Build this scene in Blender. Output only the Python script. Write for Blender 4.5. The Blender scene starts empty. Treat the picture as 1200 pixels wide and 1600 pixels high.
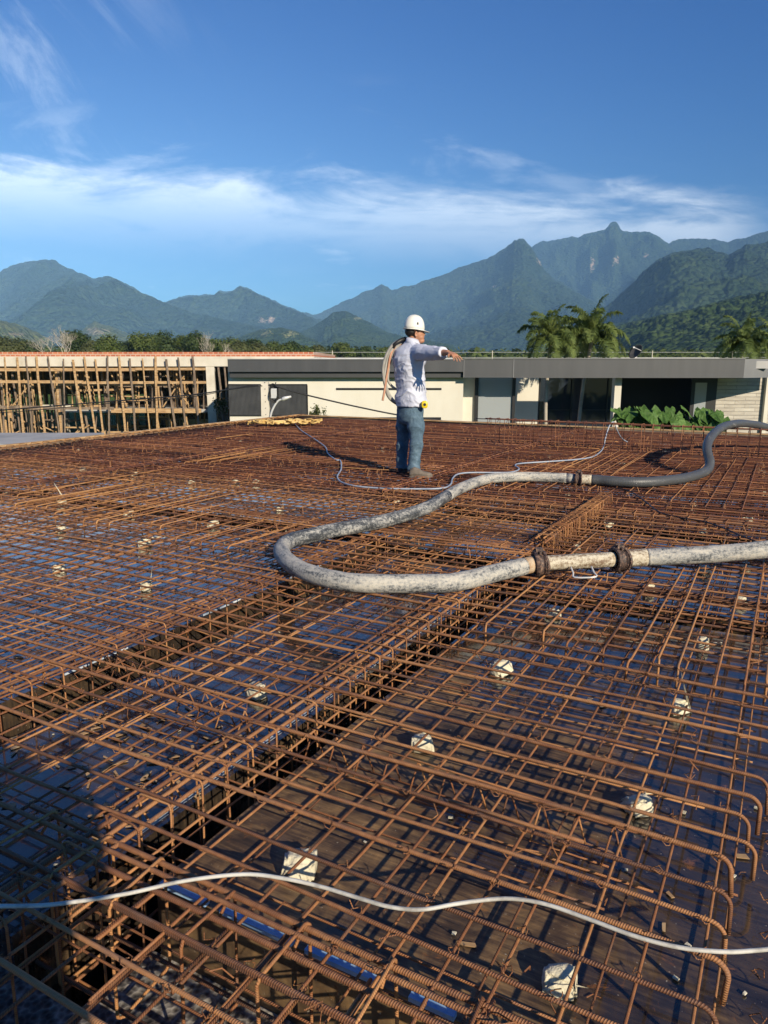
import bpy, math, random
import numpy as np
from mathutils import Vector, Matrix, noise as mnoise
random.seed(7); RNG = np.random.default_rng(5)
R = math.radians
scene = bpy.context.scene
# ------------------------------------------------------------------ camera
F_PX, YH, HC = 1150.0, 565.0, 1.27          # focal length in photo px, horizon row, eye height over the top mat
TH = math.atan((800 - YH) / F_PX); CT, ST = math.cos(TH), math.sin(TH)
cam = bpy.data.cameras.new('camera'); camo = bpy.data.objects.new('camera', cam)
scene.collection.objects.link(camo); scene.camera = camo
cam.sensor_fit = 'VERTICAL'; cam.sensor_height = 36; cam.lens = 36 * F_PX / 1600
cam.clip_start = 0.05; cam.clip_end = 40000
camo.location = (0, 0, HC); camo.rotation_euler = (math.pi / 2 - TH, 0, 0)
scene.render.resolution_x = 768; scene.render.resolution_y = 1024
# ------------------------------------------------------------------ world and sun
SUN_EL = R(24.6); SUNH = Vector((-0.494, 0.87)).normalized()
world = bpy.data.worlds.new('World'); scene.world = world; world.use_nodes = True
sun = bpy.data.lights.new('sun', 'SUN'); suno = bpy.data.objects.new('sun', sun); scene.collection.objects.link(suno)
sun.energy = 5.0; sun.angle = R(0.5); sun.color = (1.0, 0.86, 0.66)
sd = Vector((SUNH.x * math.cos(SUN_EL), SUNH.y * math.cos(SUN_EL), -math.sin(SUN_EL)))
suno.rotation_euler = sd.to_track_quat('-Z', 'Y').to_euler()
scene.view_settings.view_transform = 'Standard'; scene.view_settings.look = 'None'
scene.view_settings.exposure = 0.74; scene.view_settings.gamma = 1
HAZE_DENSITY = 9.0e-5
SKY_STRENGTH = 0.066

class NT:
    """small node helper"""
    def __init__(s, tree): s.t = tree; s.n = tree.nodes; s.l = tree.links
    def add(s, typ, **k):
        n = s.n.new(typ)
        for a, v in k.items():
            if a == 'inp':
                for i, x in v.items():
                    if hasattr(x, 'is_output') or isinstance(x, bpy.types.NodeSocket): s.l.new(x, n.inputs[i])
                    else: n.inputs[i].default_value = x
            else: setattr(n, a, v)
        return n
    def m(s, op, a, b=None, c=None, clamp=False):
        n = s.n.new('ShaderNodeMath'); n.operation = op; n.use_clamp = clamp
        for i, x in enumerate((a, b, c)):
            if x is None: continue
            if isinstance(x, bpy.types.NodeSocket): s.l.new(x, n.inputs[i])
            else: n.inputs[i].default_value = x
        return n.outputs[0]
    def ramp(s, fac, stops, interp='LINEAR'):
        n = s.n.new('ShaderNodeValToRGB'); s.l.new(fac, n.inputs[0]); r = n.color_ramp; r.interpolation = interp
        while len(r.elements) < len(stops): r.elements.new(0.5)
        for e, (p, c) in zip(r.elements, stops):
            e.position = p; e.color = (c[0], c[1], c[2], 1) if not isinstance(c, (int, float)) else (c, c, c, 1)
        return n.outputs[0]
    def mix(s, fac, a, b, mode='MIX'):
        n = s.n.new('ShaderNodeMix'); n.data_type = 'RGBA'; n.blend_type = mode
        for i, x in ((0, fac), (6, a), (7, b)):
            if isinstance(x, bpy.types.NodeSocket): s.l.new(x, n.inputs[i])
            elif i == 0: n.inputs[0].default_value = x
            else: n.inputs[i].default_value = (x[0], x[1], x[2], 1)
        return n.outputs[2]
    def noise(s, vec, scale, detail=3, rough=0.5, dist=0.0):
        n = s.add('ShaderNodeTexNoise', inp={'Scale': scale, 'Detail': detail, 'Roughness': rough, 'Distortion': dist})
        if vec is not None: s.l.new(vec, n.inputs['Vector'])
        return n.outputs[0]
    def mapping(s, vec, scale=(1, 1, 1), rot=(0, 0, 0), loc=(0, 0, 0)):
        n = s.add('ShaderNodeMapping'); s.l.new(vec, n.inputs[0])
        n.inputs['Scale'].default_value = scale; n.inputs['Rotation'].default_value = rot; n.inputs['Location'].default_value = loc
        return n.outputs[0]

def build_world():
    k = NT(world.node_tree); k.n.clear()
    out = k.add('ShaderNodeOutputWorld'); bg = k.add('ShaderNodeBackground')
    sky = k.add('ShaderNodeTexSky', sky_type='NISHITA', sun_disc=False, sun_elevation=SUN_EL,
                sun_rotation=math.atan2(-SUNH.x, -SUNH.y), altitude=0, air_density=1.25, dust_density=1.3, ozone_density=3.5)
    tc = k.add('ShaderNodeTexCoord'); sep = k.add('ShaderNodeSeparateXYZ'); k.l.new(tc.outputs['Generated'], sep.inputs[0])
    x, y, z = sep.outputs
    ya = k.m('MAXIMUM', k.m('ABSOLUTE', y), 0.02)
    U = k.m('DIVIDE', x, ya); V = k.m('DIVIDE', z, ya)
    comb = k.add('ShaderNodeCombineXYZ', inp={0: U, 1: V})
    uv = comb.outputs[0]
    n1 = k.noise(k.mapping(uv, (2.2, 9, 1)), 1.6, 7, 0.60, 0.9)
    n2 = k.noise(k.mapping(uv, (7, 26, 1), loc=(3, 1, 0)), 1.5, 6, 0.65, 0.5)
    nn = k.m('ADD', k.m('MULTIPLY', n1, 0.68), k.m('MULTIPLY', n2, 0.32))
    top = k.m('SUBTRACT', 0.236, k.m('MULTIPLY', k.m('ADD', U, k.m('MULTIPLY', k.m('MULTIPLY', U, U), 0.25)), 0.060))
    d = k.m('SUBTRACT', k.m('ADD', top, k.m('MULTIPLY', k.m('SUBTRACT', nn, 0.5), 0.16)), V)          # >0 below upper edge
    up = k.add('ShaderNodeMapRange', interpolation_type='SMOOTHSTEP', inp={0: d, 1: -0.004, 2: 0.05}).outputs[0]
    low = k.add('ShaderNodeMapRange', interpolation_type='SMOOTHSTEP', inp={0: d, 1: 0.12, 2: 0.04}).outputs[0]
    right = k.add('ShaderNodeMapRange', interpolation_type='SMOOTHSTEP', inp={0: U, 1: 0.535, 2: 0.40}).outputs[0]
    low2 = k.m('ADD', k.m('MULTIPLY', low, 0.92), 0.08)
    body = k.m('MULTIPLY', k.m('MULTIPLY', k.m('MULTIPLY', up, low2), right), k.add('ShaderNodeMapRange', inp={0: nn, 1: 0.35, 2: 0.62, 3: 0.16, 4: 0.86}).outputs[0])
    # wisps at upper left
    al = k.m('SUBTRACT', k.m('MULTIPLY', U, .62), k.m('MULTIPLY', V, .78)); pe = k.m('ADD', k.m('MULTIPLY', U, .78), k.m('MULTIPLY', V, .62))
    cw = k.add('ShaderNodeCombineXYZ', inp={0: k.m('MULTIPLY', al, 2.4), 1: k.m('MULTIPLY', pe, 9.0), 2: 0.37})
    s1 = k.noise(cw.outputs[0], 1.3, 8, 0.68, 0.8)
    ws = k.add('ShaderNodeMapRange', interpolation_type='SMOOTHSTEP', inp={0: s1, 1: 0.50, 2: 0.74}).outputs[0]
    mu = k.add('ShaderNodeMapRange', interpolation_type='SMOOTHSTEP', inp={0: U, 1: -0.12, 2: -0.50}).outputs[0]
    mv = k.add('ShaderNodeMapRange', interpolation_type='SMOOTHSTEP', inp={0: V, 1: 0.66, 2: 0.34}).outputs[0]
    wisp = k.m('MULTIPLY', k.m('MULTIPLY', ws, mu), k.m('MULTIPLY', mv, 0.26))
    s2 = k.noise(k.mapping(uv, (1.6, 5, 1), loc=(5, 2, 0)), 2.2, 6, 0.6, 1.0)
    v2 = k.add('ShaderNodeMapRange', interpolation_type='SMOOTHSTEP', inp={0: s2, 1: 0.52, 2: 0.75}).outputs[0]
    mv2 = k.m('MULTIPLY', k.add('ShaderNodeMapRange', interpolation_type='SMOOTHSTEP', inp={0: V, 1: 0.36, 2: 0.24}).outputs[0],
              k.add('ShaderNodeMapRange', interpolation_type='SMOOTHSTEP', inp={0: U, 1: 0.5, 2: 0.0}).outputs[0])
    veil = k.m('MULTIPLY', k.m('MULTIPLY', v2, mv2), 0.35)
    mask = k.m('MAXIMUM', k.m('MAXIMUM', body, wisp), veil)
    front = k.m('GREATER_THAN', z, 0.0)
    mask = k.m('MULTIPLY', mask, front)
    sat = k.add('ShaderNodeHueSaturation', inp={'Saturation': 1.40, 'Value': 1.0}); k.l.new(sky.outputs[0], sat.inputs['Color'])
    blue = k.mix(1.0, sat.outputs[0], (0.10, 0.52, 0.98), 'MULTIPLY'); col = k.mix(mask, blue, (13.0, 13.6, 14.0))
    k.l.new(col, bg.inputs[0]); bg.inputs[1].default_value = SKY_STRENGTH
    k.l.new(bg.outputs[0], out.inputs[0])
build_world()

# ------------------------------------------------------------------ helpers
def ray(x, y):
    u = (x - 600) / F_PX; v = (800 - y) / F_PX
    return Vector((u, CT + v * ST, -ST + v * CT))
def at(x, y, Y):
    d = ray(x, y); return Vector((0, 0, HC)) + d * (Y / d.y)
def onz(x, y, z=0.0):
    d = ray(x, y); return Vector((0, 0, HC)) + d * ((z - HC) / d.z)
VB = (1245 - 600) / F_PX
ANG = math.atan2(CT + (800 - YH) / F_PX * ST, VB)          # azimuth of the cross bars
SA, CA = math.sin(ANG), math.cos(ANG)
def G(p, b, z=0.0): return Vector((p * SA + b * CA, -p * CA + b * SA, z))
def PB(v): return (v.x * SA - v.y * CA, v.x * CA + v.y * SA)
def pb_px(x, y, z=0.0): return PB(onz(x, y, z))
GR = ANG - math.pi / 2

C = scene.collection
def link(o, parent=None):
    C.objects.link(o)
    if parent is not None: o.parent = parent
    return o
def tag(o, label=None, cat=None, group=None, kind=None):
    if label: o['label'] = label
    if cat: o['category'] = cat
    if group: o['group'] = group
    if kind: o['kind'] = kind
    return o
def empty(name, loc=(0, 0, 0), rz=0, label=None, cat=None, group=None):
    o = bpy.data.objects.new(name, None); C.objects.link(o); o.location = loc; o.rotation_euler = (0, 0, rz)
    o.empty_display_size = 0.1
    return tag(o, label, cat, group)

class MB:
    def __init__(s): s.v = []; s.f = []; s.uv = []; s.mi = []
    def add(s, vs, fs, uvs=None, mi=0):
        o = len(s.v); s.v += [tuple(v) for v in vs]
        for i, f in enumerate(fs):
            s.f.append([o + a for a in f]); s.mi.append(mi)
            s.uv.append(uvs[i] if uvs else [(0, 0)] * len(f))
    def box(s, lo, hi, mi=0, M=None):
        x0, y0, z0 = lo; x1, y1, z1 = hi
        vs = [Vector(q) for q in ((x0,y0,z0),(x1,y0,z0),(x1,y1,z0),(x0,y1,z0),(x0,y0,z1),(x1,y0,z1),(x1,y1,z1),(x0,y1,z1))]
        if M is not None: vs = [M @ v for v in vs]
        s.add(vs, [(0,3,2,1),(4,5,6,7),(0,1,5,4),(1,2,6,5),(2,3,7,6),(3,0,4,7)], mi=mi)
    def tube(s, pts, r, n=6, cap=True, mi=0, close=False):
        pts = [Vector(p) for p in pts]; m = len(pts)
        rad = r if callable(r) else (lambda t: r)
        if isinstance(r, (list, tuple)): rad = lambda t, r=r: r[min(len(r) - 1, int(round(t * (len(r) - 1))))]
        T = []
        for i in range(m):
            a = pts[(i - 1) % m] if close else pts[max(i - 1, 0)]; b = pts[(i + 1) % m] if close else pts[min(i + 1, m - 1)]
            t = (b - a); T.append(t.normalized() if t.length > 1e-9 else Vector((0, 0, 1)))
        up = Vector((0, 0, 1)) if abs(T[0].z) < 0.9 else Vector((1, 0, 0))
        N = (up - T[0] * up.dot(T[0])).normalized()
        vs = []; L = 0; Ls = []
        for i in range(m):
            if i: L += (pts[i] - pts[i - 1]).length
            Ls.append(L)
            N = (N - T[i] * N.dot(T[i])); N = N.normalized() if N.length > 1e-6 else T[i].orthogonal().normalized()
            B = T[i].cross(N); rr = rad(i / max(1, m - 1))
            for j in range(n):
                a = 2 * math.pi * j / n; vs.append(pts[i] + (N * math.cos(a) + B * math.sin(a)) * rr)
        fs = []; uvs = []
        for i in range(m if close else m - 1):
            i2 = (i + 1) % m; L2 = Ls[i2] if i2 else L + (pts[0] - pts[-1]).length
            for j in range(n):
                k = (j + 1) % n
                fs.append((i * n + j, i * n + k, i2 * n + k, i2 * n + j))
                uvs.append([(Ls[i], j / n), (Ls[i], (j + 1) / n), (L2, (j + 1) / n), (L2, j / n)])
        if cap and not close:
            fs.append(tuple(range(n - 1, -1, -1))); uvs.append([(0, 0)] * n)
            fs.append(tuple((m - 1) * n + j for j in range(n))); uvs.append([(0, 0)] * n)
        s.add(vs, fs, uvs, mi)
    def loft(s, rings, close_ends=True, mi=0):
        """rings: list of lists of points with equal count"""
        n = len(rings[0]); vs = [p for r in rings for p in r]; fs = []
        for i in range(len(rings) - 1):
            for j in range(n):
                k = (j + 1) % n; fs.append((i * n + j, i * n + k, (i + 1) * n + k, (i + 1) * n + j))
        if close_ends:
            fs.append(tuple(range(n - 1, -1, -1))); fs.append(tuple((len(rings) - 1) * n + j for j in range(n)))
        s.add(vs, fs, mi=mi)
    def mesh(s, name, mats, smooth=False):
        me = bpy.data.meshes.new(name); me.from_pydata(s.v, [], s.f)
        uvl = me.uv_layers.new(name='UVMap')
        flat = np.array([c for f in s.uv for uv in f for c in uv], dtype=np.float32)
        uvl.data.foreach_set('uv', flat)
        if not isinstance(mats, (list, tuple)): mats = [mats]
        for m in mats: me.materials.append(m)
        me.polygons.foreach_set('material_index', np.array(s.mi, dtype=np.int32))
        if smooth: me.polygons.foreach_set('use_smooth', np.ones(len(s.f), dtype=bool))
        me.update(); return me
    def build(s, name, mats, parent=None, smooth=False):
        return link(bpy.data.objects.new(name, s.mesh(name, mats, smooth)), parent)

def part(name, me, parent): return link(bpy.data.objects.new(name, me), parent)
def smooth_path(pts, n=8, closed=False):
    P = [Vector(p) for p in pts]; out = []; m = len(P)
    for i in range(m if closed else m - 1):
        g = (lambda k: P[k % m]) if closed else (lambda k: P[max(0, min(m - 1, k))])
        a, b, c, d = g(i - 1), g(i), g(i + 1), g(i + 2)
        for j in range(n):
            t = j / n
            out.append(0.5 * ((2 * b) + (c - a) * t + (2 * a - 5 * b + 4 * c - d) * t * t + (3 * b - a - 3 * c + d) * t ** 3))
    if not closed: out.append(P[-1])
    return out

# ------------------------------------------------------------------ materials
def mat(name, base=(0.5, 0.5, 0.5), rough=0.7, metal=0.0, spec=0.5):
    m = bpy.data.materials.new(name); m.use_nodes = True; k = NT(m.node_tree)
    b = m.node_tree.nodes['Principled BSDF']
    b.inputs['Base Color'].default_value = (*base, 1); b.inputs['Roughness'].default_value = rough
    b.inputs['Metallic'].default_value = metal; b.inputs['Specular IOR Level'].default_value = spec
    return m, k, b
def bump(k, b, h, dist=0.002, strength=1.0):
    n = k.add('ShaderNodeBump', inp={'Strength': strength, 'Distance': dist}); k.l.new(h, n.inputs['Height']); k.l.new(n.outputs[0], b.inputs['Normal'])
def vary(name, c1, c2, scale=4, rough=0.7, c3=None, detail=5, bumpd=0.0, bscale=None, stretch=(1, 1, 1), metal=0, spec=0.5, coord='Object'):
    m, k, b = mat(name, c1, rough, metal, spec)
    tc = k.add('ShaderNodeTexCoord'); v = k.mapping(tc.outputs[coord], stretch)
    n = k.noise(v, scale, detail, 0.6)
    st = [(0.35, c1), (0.65, c2)] if c3 is None else [(0.3, c1), (0.52, c2), (0.72, c3)]
    k.l.new(k.ramp(n, st), b.inputs['Base Color'])
    if bumpd: bump(k, b, k.noise(v, bscale or scale * 4, 4), bumpd)
    return m

def rust_mat(name, cols, ribbed=True, pitch=0.0058, rough=0.6):
    m, k, b = mat(name, cols[0], rough, 0.0, 0.35)
    geo = k.add('ShaderNodeNewGeometry'); pos = geo.outputs['Position']
    oi = k.add('ShaderNodeObjectInfo')
    n1 = k.noise(pos, 3.0, 4, 0.6); n2 = k.noise(pos, 42.0, 4, 0.65)
    f = k.m('ADD', k.m('MULTIPLY', n1, 0.5), k.m('MULTIPLY', n2, 0.35))
    f = k.m('ADD', f, k.m('MULTIPLY', oi.outputs['Random'], 0.36))
    c = k.ramp(f, [(0.40, cols[0]), (0.57, cols[1]), (0.76, cols[2])])
    sc = k.ramp(k.noise(k.mapping(pos, loc=(7, 2, 3)), 6.0, 5, 0.7), [(0.54, 0.0), (0.66, 1.0)])
    c = k.mix(k.m('MULTIPLY', sc, 0.55), c, (0.15, 0.105, 0.085))
    if ribbed:
        uv = k.add('ShaderNodeTexCoord').outputs['UV']; sp = k.add('ShaderNodeSeparateXYZ'); k.l.new(uv, sp.inputs[0])
        ph = k.m('ADD', k.m('MULTIPLY', sp.outputs[0], 2 * math.pi / pitch), k.m('MULTIPLY', sp.outputs[1], 4 * math.pi))
        w = k.m('POWER', k.m('ADD', k.m('MULTIPLY', k.m('SINE', ph), 0.5), 0.5), 2.0)
        h = k.m('ADD', k.m('MULTIPLY', w, 0.8), k.m('MULTIPLY', n2, 0.5))
        bump(k, b, h, 0.0013)
        c = k.mix(k.m('MULTIPLY', w, 0.45), c, cols[3])
    else:
        bump(k, b, n2, 0.001)
    k.l.new(c, b.inputs['Base Color'])
    return m
RUST = rust_mat('rust_ribbed', [(0.060, 0.029, 0.020), (0.185, 0.073, 0.032), (0.42, 0.200, 0.080), (0.30, 0.155, 0.085)])
RUST_THIN = rust_mat('rust_thin', [(0.085, 0.036, 0.021), (0.235, 0.090, 0.036), (0.48, 0.235, 0.090), (0.36, 0.18, 0.08)], pitch=0.006)
RUST_DARK = rust_mat('rust_far', [(0.055, 0.026, 0.021), (0.145, 0.053, 0.030), (0.33, 0.145, 0.068), (0, 0, 0)], ribbed=False)
RUST_ORANGE = rust_mat('rust_orange', [(0.18, 0.075, 0.028), (0.38, 0.18, 0.065), (0.55, 0.30, 0.12), (0.5, 0.25, 0.1)], pitch=0.008)

def plywood():
    m, k, b = mat('wet_plywood', (0.05, 0.035, 0.025), 0.2, 0, 0.6)
    tc = k.add('ShaderNodeTexCoord'); o = tc.outputs['Object']
    br = k.add('ShaderNodeTexBrick', inp={'Scale': 1.0, 'Mortar Size': 0.004, 'Brick Width': 2.2, 'Row Height': 0.55, 'Color1': (0.2, 0.2, 0.2, 1), 'Color2': (0.8, 0.8, 0.8, 1), 'Mortar': (0, 0, 0, 1)})
    k.l.new(k.mapping(o, (1, 1, 1), (0, 0, 0), (0.37, 0.21, 0)), br.inputs[0])
    grain = k.noise(k.mapping(o, (2, 26, 2)), 3.0, 6, 0.65, 0.3)
    blot = k.noise(o, 1.3, 6, 0.62, 0.6); fine = k.noise(o, 38, 4, 0.7)
    dirt = k.noise(k.mapping(o, loc=(4, 7, 0)), 5.0, 6, 0.7, 1.2)
    # water stands on the left and far bays, the near right bay has mostly drained
    sp = k.add('ShaderNodeSeparateXYZ'); k.l.new(o, sp.inputs[0])
    lv = k.m('MAXIMUM', k.m('MULTIPLY', k.m('ADD', sp.outputs[0], 0.0), -0.9), k.m('MULTIPLY', k.m('ADD', sp.outputs[1], 0.35), 0.55))
    lv = k.m('MAXIMUM', lv, k.m('MULTIPLY', k.m('SUBTRACT', sp.outputs[0], 1.05), 0.9))
    wn = k.noise(k.mapping(o, loc=(1, 5, 0)), 1.9, 6, 0.6, 0.7)
    wet = k.add('ShaderNodeMapRange', interpolation_type='SMOOTHSTEP', inp={0: k.m('ADD', k.m('MULTIPLY', wn, 1.6), k.m('MINIMUM', k.m('MAXIMUM', lv, -0.12), 0.30)), 1: 0.72, 2: 1.0}).outputs[0]
    f = k.m('ADD', k.m('MULTIPLY', grain, 0.30), k.m('ADD', k.m('MULTIPLY', blot, 0.40), k.m('MULTIPLY', dirt, 0.30)))
    sh = k.add('ShaderNodeSeparateColor'); k.l.new(br.outputs['Color'], sh.inputs[0])
    f = k.m('ADD', f, k.m('MULTIPLY', k.m('SUBTRACT', sh.outputs[0], 0.5), 0.05))
    cd = k.ramp(f, [(0.41, (0.030, 0.022, 0.016)), (0.47, (0.085, 0.054, 0.031)), (0.53, (0.19, 0.120, 0.058)), (0.61, (0.38, 0.23, 0.095))])
    cw = k.ramp(f, [(0.38, (0.012, 0.010, 0.009)), (0.50, (0.040, 0.030, 0.022)), (0.62, (0.095, 0.062, 0.034))])
    c = k.mix(wet, cd, cw)
    rs = k.ramp(k.noise(k.mapping(o, loc=(9, 3, 0)), 7.5, 7, 0.75, 2.0), [(0.60, 0.0), (0.68, 1.0)])
    c = k.mix(k.m('MULTIPLY', rs, 0.6), c, (0.30, 0.12, 0.030))
    c = k.mix(br.outputs['Fac'], c, (0.006, 0.005, 0.005))
    spk = k.ramp(k.noise(o, 95, 2, 0.5), [(0.72, 0.0), (0.75, 1.0)])
    c = k.mix(k.m('MULTIPLY', spk, 0.7), c, (0.42, 0.36, 0.28))
    k.l.new(c, b.inputs['Base Color'])
    r = k.m('ADD', k.m('MULTIPLY', k.m('SUBTRACT', 1.0, wet), 0.45), k.m('ADD', 0.02, k.m('MULTIPLY', fine, 0.05))); k.l.new(r, b.inputs['Roughness'])
    k.l.new(k.m('MULTIPLY', wet, 1.0), b.inputs['Coat Weight']); b.inputs['Coat Roughness'].default_value = 0.02
    b.inputs['Specular IOR Level'].default_value = 0.45
    h = k.m('ADD', k.m('MULTIPLY', grain, 0.35), k.m('MULTIPLY', k.noise(o, 6, 3), 0.8))
    bump(k, b, h, 0.0035, 0.55)
    return m
PLY = plywood()
def gravel_mat():
    m, k, b = mat('rough_concrete', (0.2, 0.19, 0.18), 0.6)
    o = k.add('ShaderNodeTexCoord').outputs['Object']
    v = k.add('ShaderNodeTexVoronoi', inp={'Scale': 60.0}); k.l.new(o, v.inputs['Vector'])
    n = k.noise(o, 9, 5, 0.7); f = k.m('ADD', k.m('MULTIPLY', n, 0.7), k.m('MULTIPLY', v.outputs['Distance'], 0.4))
    k.l.new(k.ramp(f, [(0.35, (0.02, 0.018, 0.016)), (0.52, (0.10, 0.09, 0.08)), (0.7, (0.30, 0.28, 0.25))]), b.inputs['Base Color'])
    bump(k, b, f, 0.012); return m
GRAVEL = gravel_mat()
BLUE_RIM = vary('blue_rim', (0.14, 0.32, 0.62), (0.30, 0.48, 0.70), 14, 0.35, (0.45, 0.55, 0.66), bumpd=0.001)
PALE_RIM = vary('pale_rim', (0.12, 0.16, 0.22), (0.42, 0.50, 0.60), 7, 0.35, (0.72, 0.76, 0.80), bumpd=0.001)
WOOD = vary('raw_timber', (0.26, 0.15, 0.07), (0.46, 0.30, 0.15), 3, 0.8, (0.56, 0.42, 0.25), stretch=(1, 1, 5), bumpd=0.004)
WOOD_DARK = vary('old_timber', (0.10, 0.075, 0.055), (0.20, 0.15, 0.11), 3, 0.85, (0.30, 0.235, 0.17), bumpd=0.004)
CONC = vary('cast_concrete', (0.48, 0.44, 0.36), (0.60, 0.56, 0.47), 1.2, 0.85, (0.66, 0.62, 0.54), bumpd=0.01)
CONC_GREY = vary('grey_concrete', (0.26, 0.26, 0.26), (0.38, 0.38, 0.37), 0.9, 0.85, (0.44, 0.43, 0.42))
STONE = vary('pale_block', (0.44, 0.40, 0.28), (0.66, 0.61, 0.45), 9, 0.9, (0.76, 0.72, 0.57), bumpd=0.006, bscale=70)
WHITE_WALL = vary('cream_render', (0.60, 0.57, 0.48), (0.65, 0.625, 0.535), 0.8, 0.9, (0.67, 0.65, 0.57), stretch=(1, 1, 0.4))
FASCIA = vary('grey_fascia', (0.048, 0.052, 0.058), (0.058, 0.062, 0.068), 0.8, 0.5, (0.070, 0.073, 0.078), stretch=(2.5, 1, 0.3))
FASCIA_LOW = vary('dark_fascia', (0.034, 0.037, 0.041), (0.044, 0.047, 0.05), 0.8, 0.55)
BLACK_METAL, _, _ = mat('black_frame', (0.012, 0.012, 0.014), 0.4)
LOUVRE = vary('louvre_grey', (0.045, 0.048, 0.052), (0.075, 0.078, 0.082), 2, 0.55)
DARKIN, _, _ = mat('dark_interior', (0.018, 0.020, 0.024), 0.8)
INTER, _, _ = mat('inner_wall', (0.35, 0.33, 0.28), 0.8)
WHITE_STEEL = vary('pale_metal', (0.55, 0.56, 0.56), (0.70, 0.70, 0.69), 3, 0.4, metal=0.2)

# ------------------------------------------------------------------ land
def vnoise(x, y, seed=0):
    xi = np.floor(x).astype(np.int64); yi = np.floor(y).astype(np.int64); xf = x - xi; yf = y - yi
    def h(a, b):
        n = (a * 374761393 + b * 668265263 + seed * 1442695041) & 0x7fffffff
        n = ((n ^ (n >> 13)) * 1274126177) & 0x7fffffff
        return ((n ^ (n >> 16)) & 0xffff) / 65535.0
    u = xf * xf * xf * (xf * (xf * 6 - 15) + 10); v = yf * yf * yf * (yf * (yf * 6 - 15) + 10)
    return (h(xi, yi) * (1 - u) + h(xi + 1, yi) * u) * (1 - v) + (h(xi, yi + 1) * (1 - u) + h(xi + 1, yi + 1) * u) * v
def fbm(x, y, o=5, seed=0, ridged=False, gain=0.5):
    t = 0; a = 1; s = 0
    for i in range(o):
        n = vnoise(x, y, seed + i * 17)
        if ridged: n = 1 - np.abs(2 * n - 1)
        t = t + a * n; s += a; a *= gain; x = x * 2.03 + 5.1; y = y * 2.03 + 1.7
    return t / s
GZ = -2.8
def forest_mat(name, c1, c2, c3, scale, patch=None):
    m, k, b = mat(name, c1, 0.95, 0, 0.1)
    pos = k.add('ShaderNodeNewGeometry').outputs['Position']
    v = k.add('ShaderNodeTexVoronoi', inp={'Scale': 1.0 / scale}); k.l.new(pos, v.inputs['Vector'])
    n = k.noise(pos, 0.35 / scale, 5, 0.65); n2 = k.noise(pos, 0.05 / scale, 4, 0.6)
    f = k.m('ADD', k.m('MULTIPLY', n, 0.30), k.m('ADD', k.m('MULTIPLY', v.outputs['Color'], 0.2), k.m('MULTIPLY', n2, 0.5)))
    c = k.ramp(f, [(0.3, c1), (0.5, c2), (0.7, c3)])
    at_ = k.add('ShaderNodeAttribute', attribute_name='bare'); 
    nb = k.noise(pos, 0.55 / scale, 5, 0.75)
    fb = k.add('ShaderNodeMapRange', inp={0: k.m('ADD', at_.outputs['Fac'], k.m('MULTIPLY', k.m('SUBTRACT', nb, 0.5), 4.5)), 1: 0.42, 2: 0.58}).outputs[0]
    if patch: c = k.mix(k.m('MULTIPLY', fb, k.m('GREATER_THAN', at_.outputs['Fac'], 0.03)), c, patch)
    k.l.new(c, b.inputs['Base Color'])
    hh = k.m('ADD', k.m('MULTIPLY', v.outputs['Distance'], -1.0), k.m('MULTIPLY', n, 1.5)); bump(k, b, hh, scale * 1.1, 1.0)
    return m
FOREST = forest_mat('mountain_forest', (0.012, 0.026, 0.016), (0.026, 0.048, 0.022), (0.055, 0.080, 0.032), 20, (0.36, 0.27, 0.20))
FOREST_NEAR = forest_mat('hill_forest', (0.014, 0.030, 0.010), (0.034, 0.060, 0.018), (0.075, 0.105, 0.034), 9, (0.24, 0.24, 0.10))
PASTURE = forest_mat('hill_pasture', (0.045, 0.070, 0.025), (0.12, 0.145, 0.055), (0.17, 0.18, 0.08), 10, (0.30, 0.26, 0.16))

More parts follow.
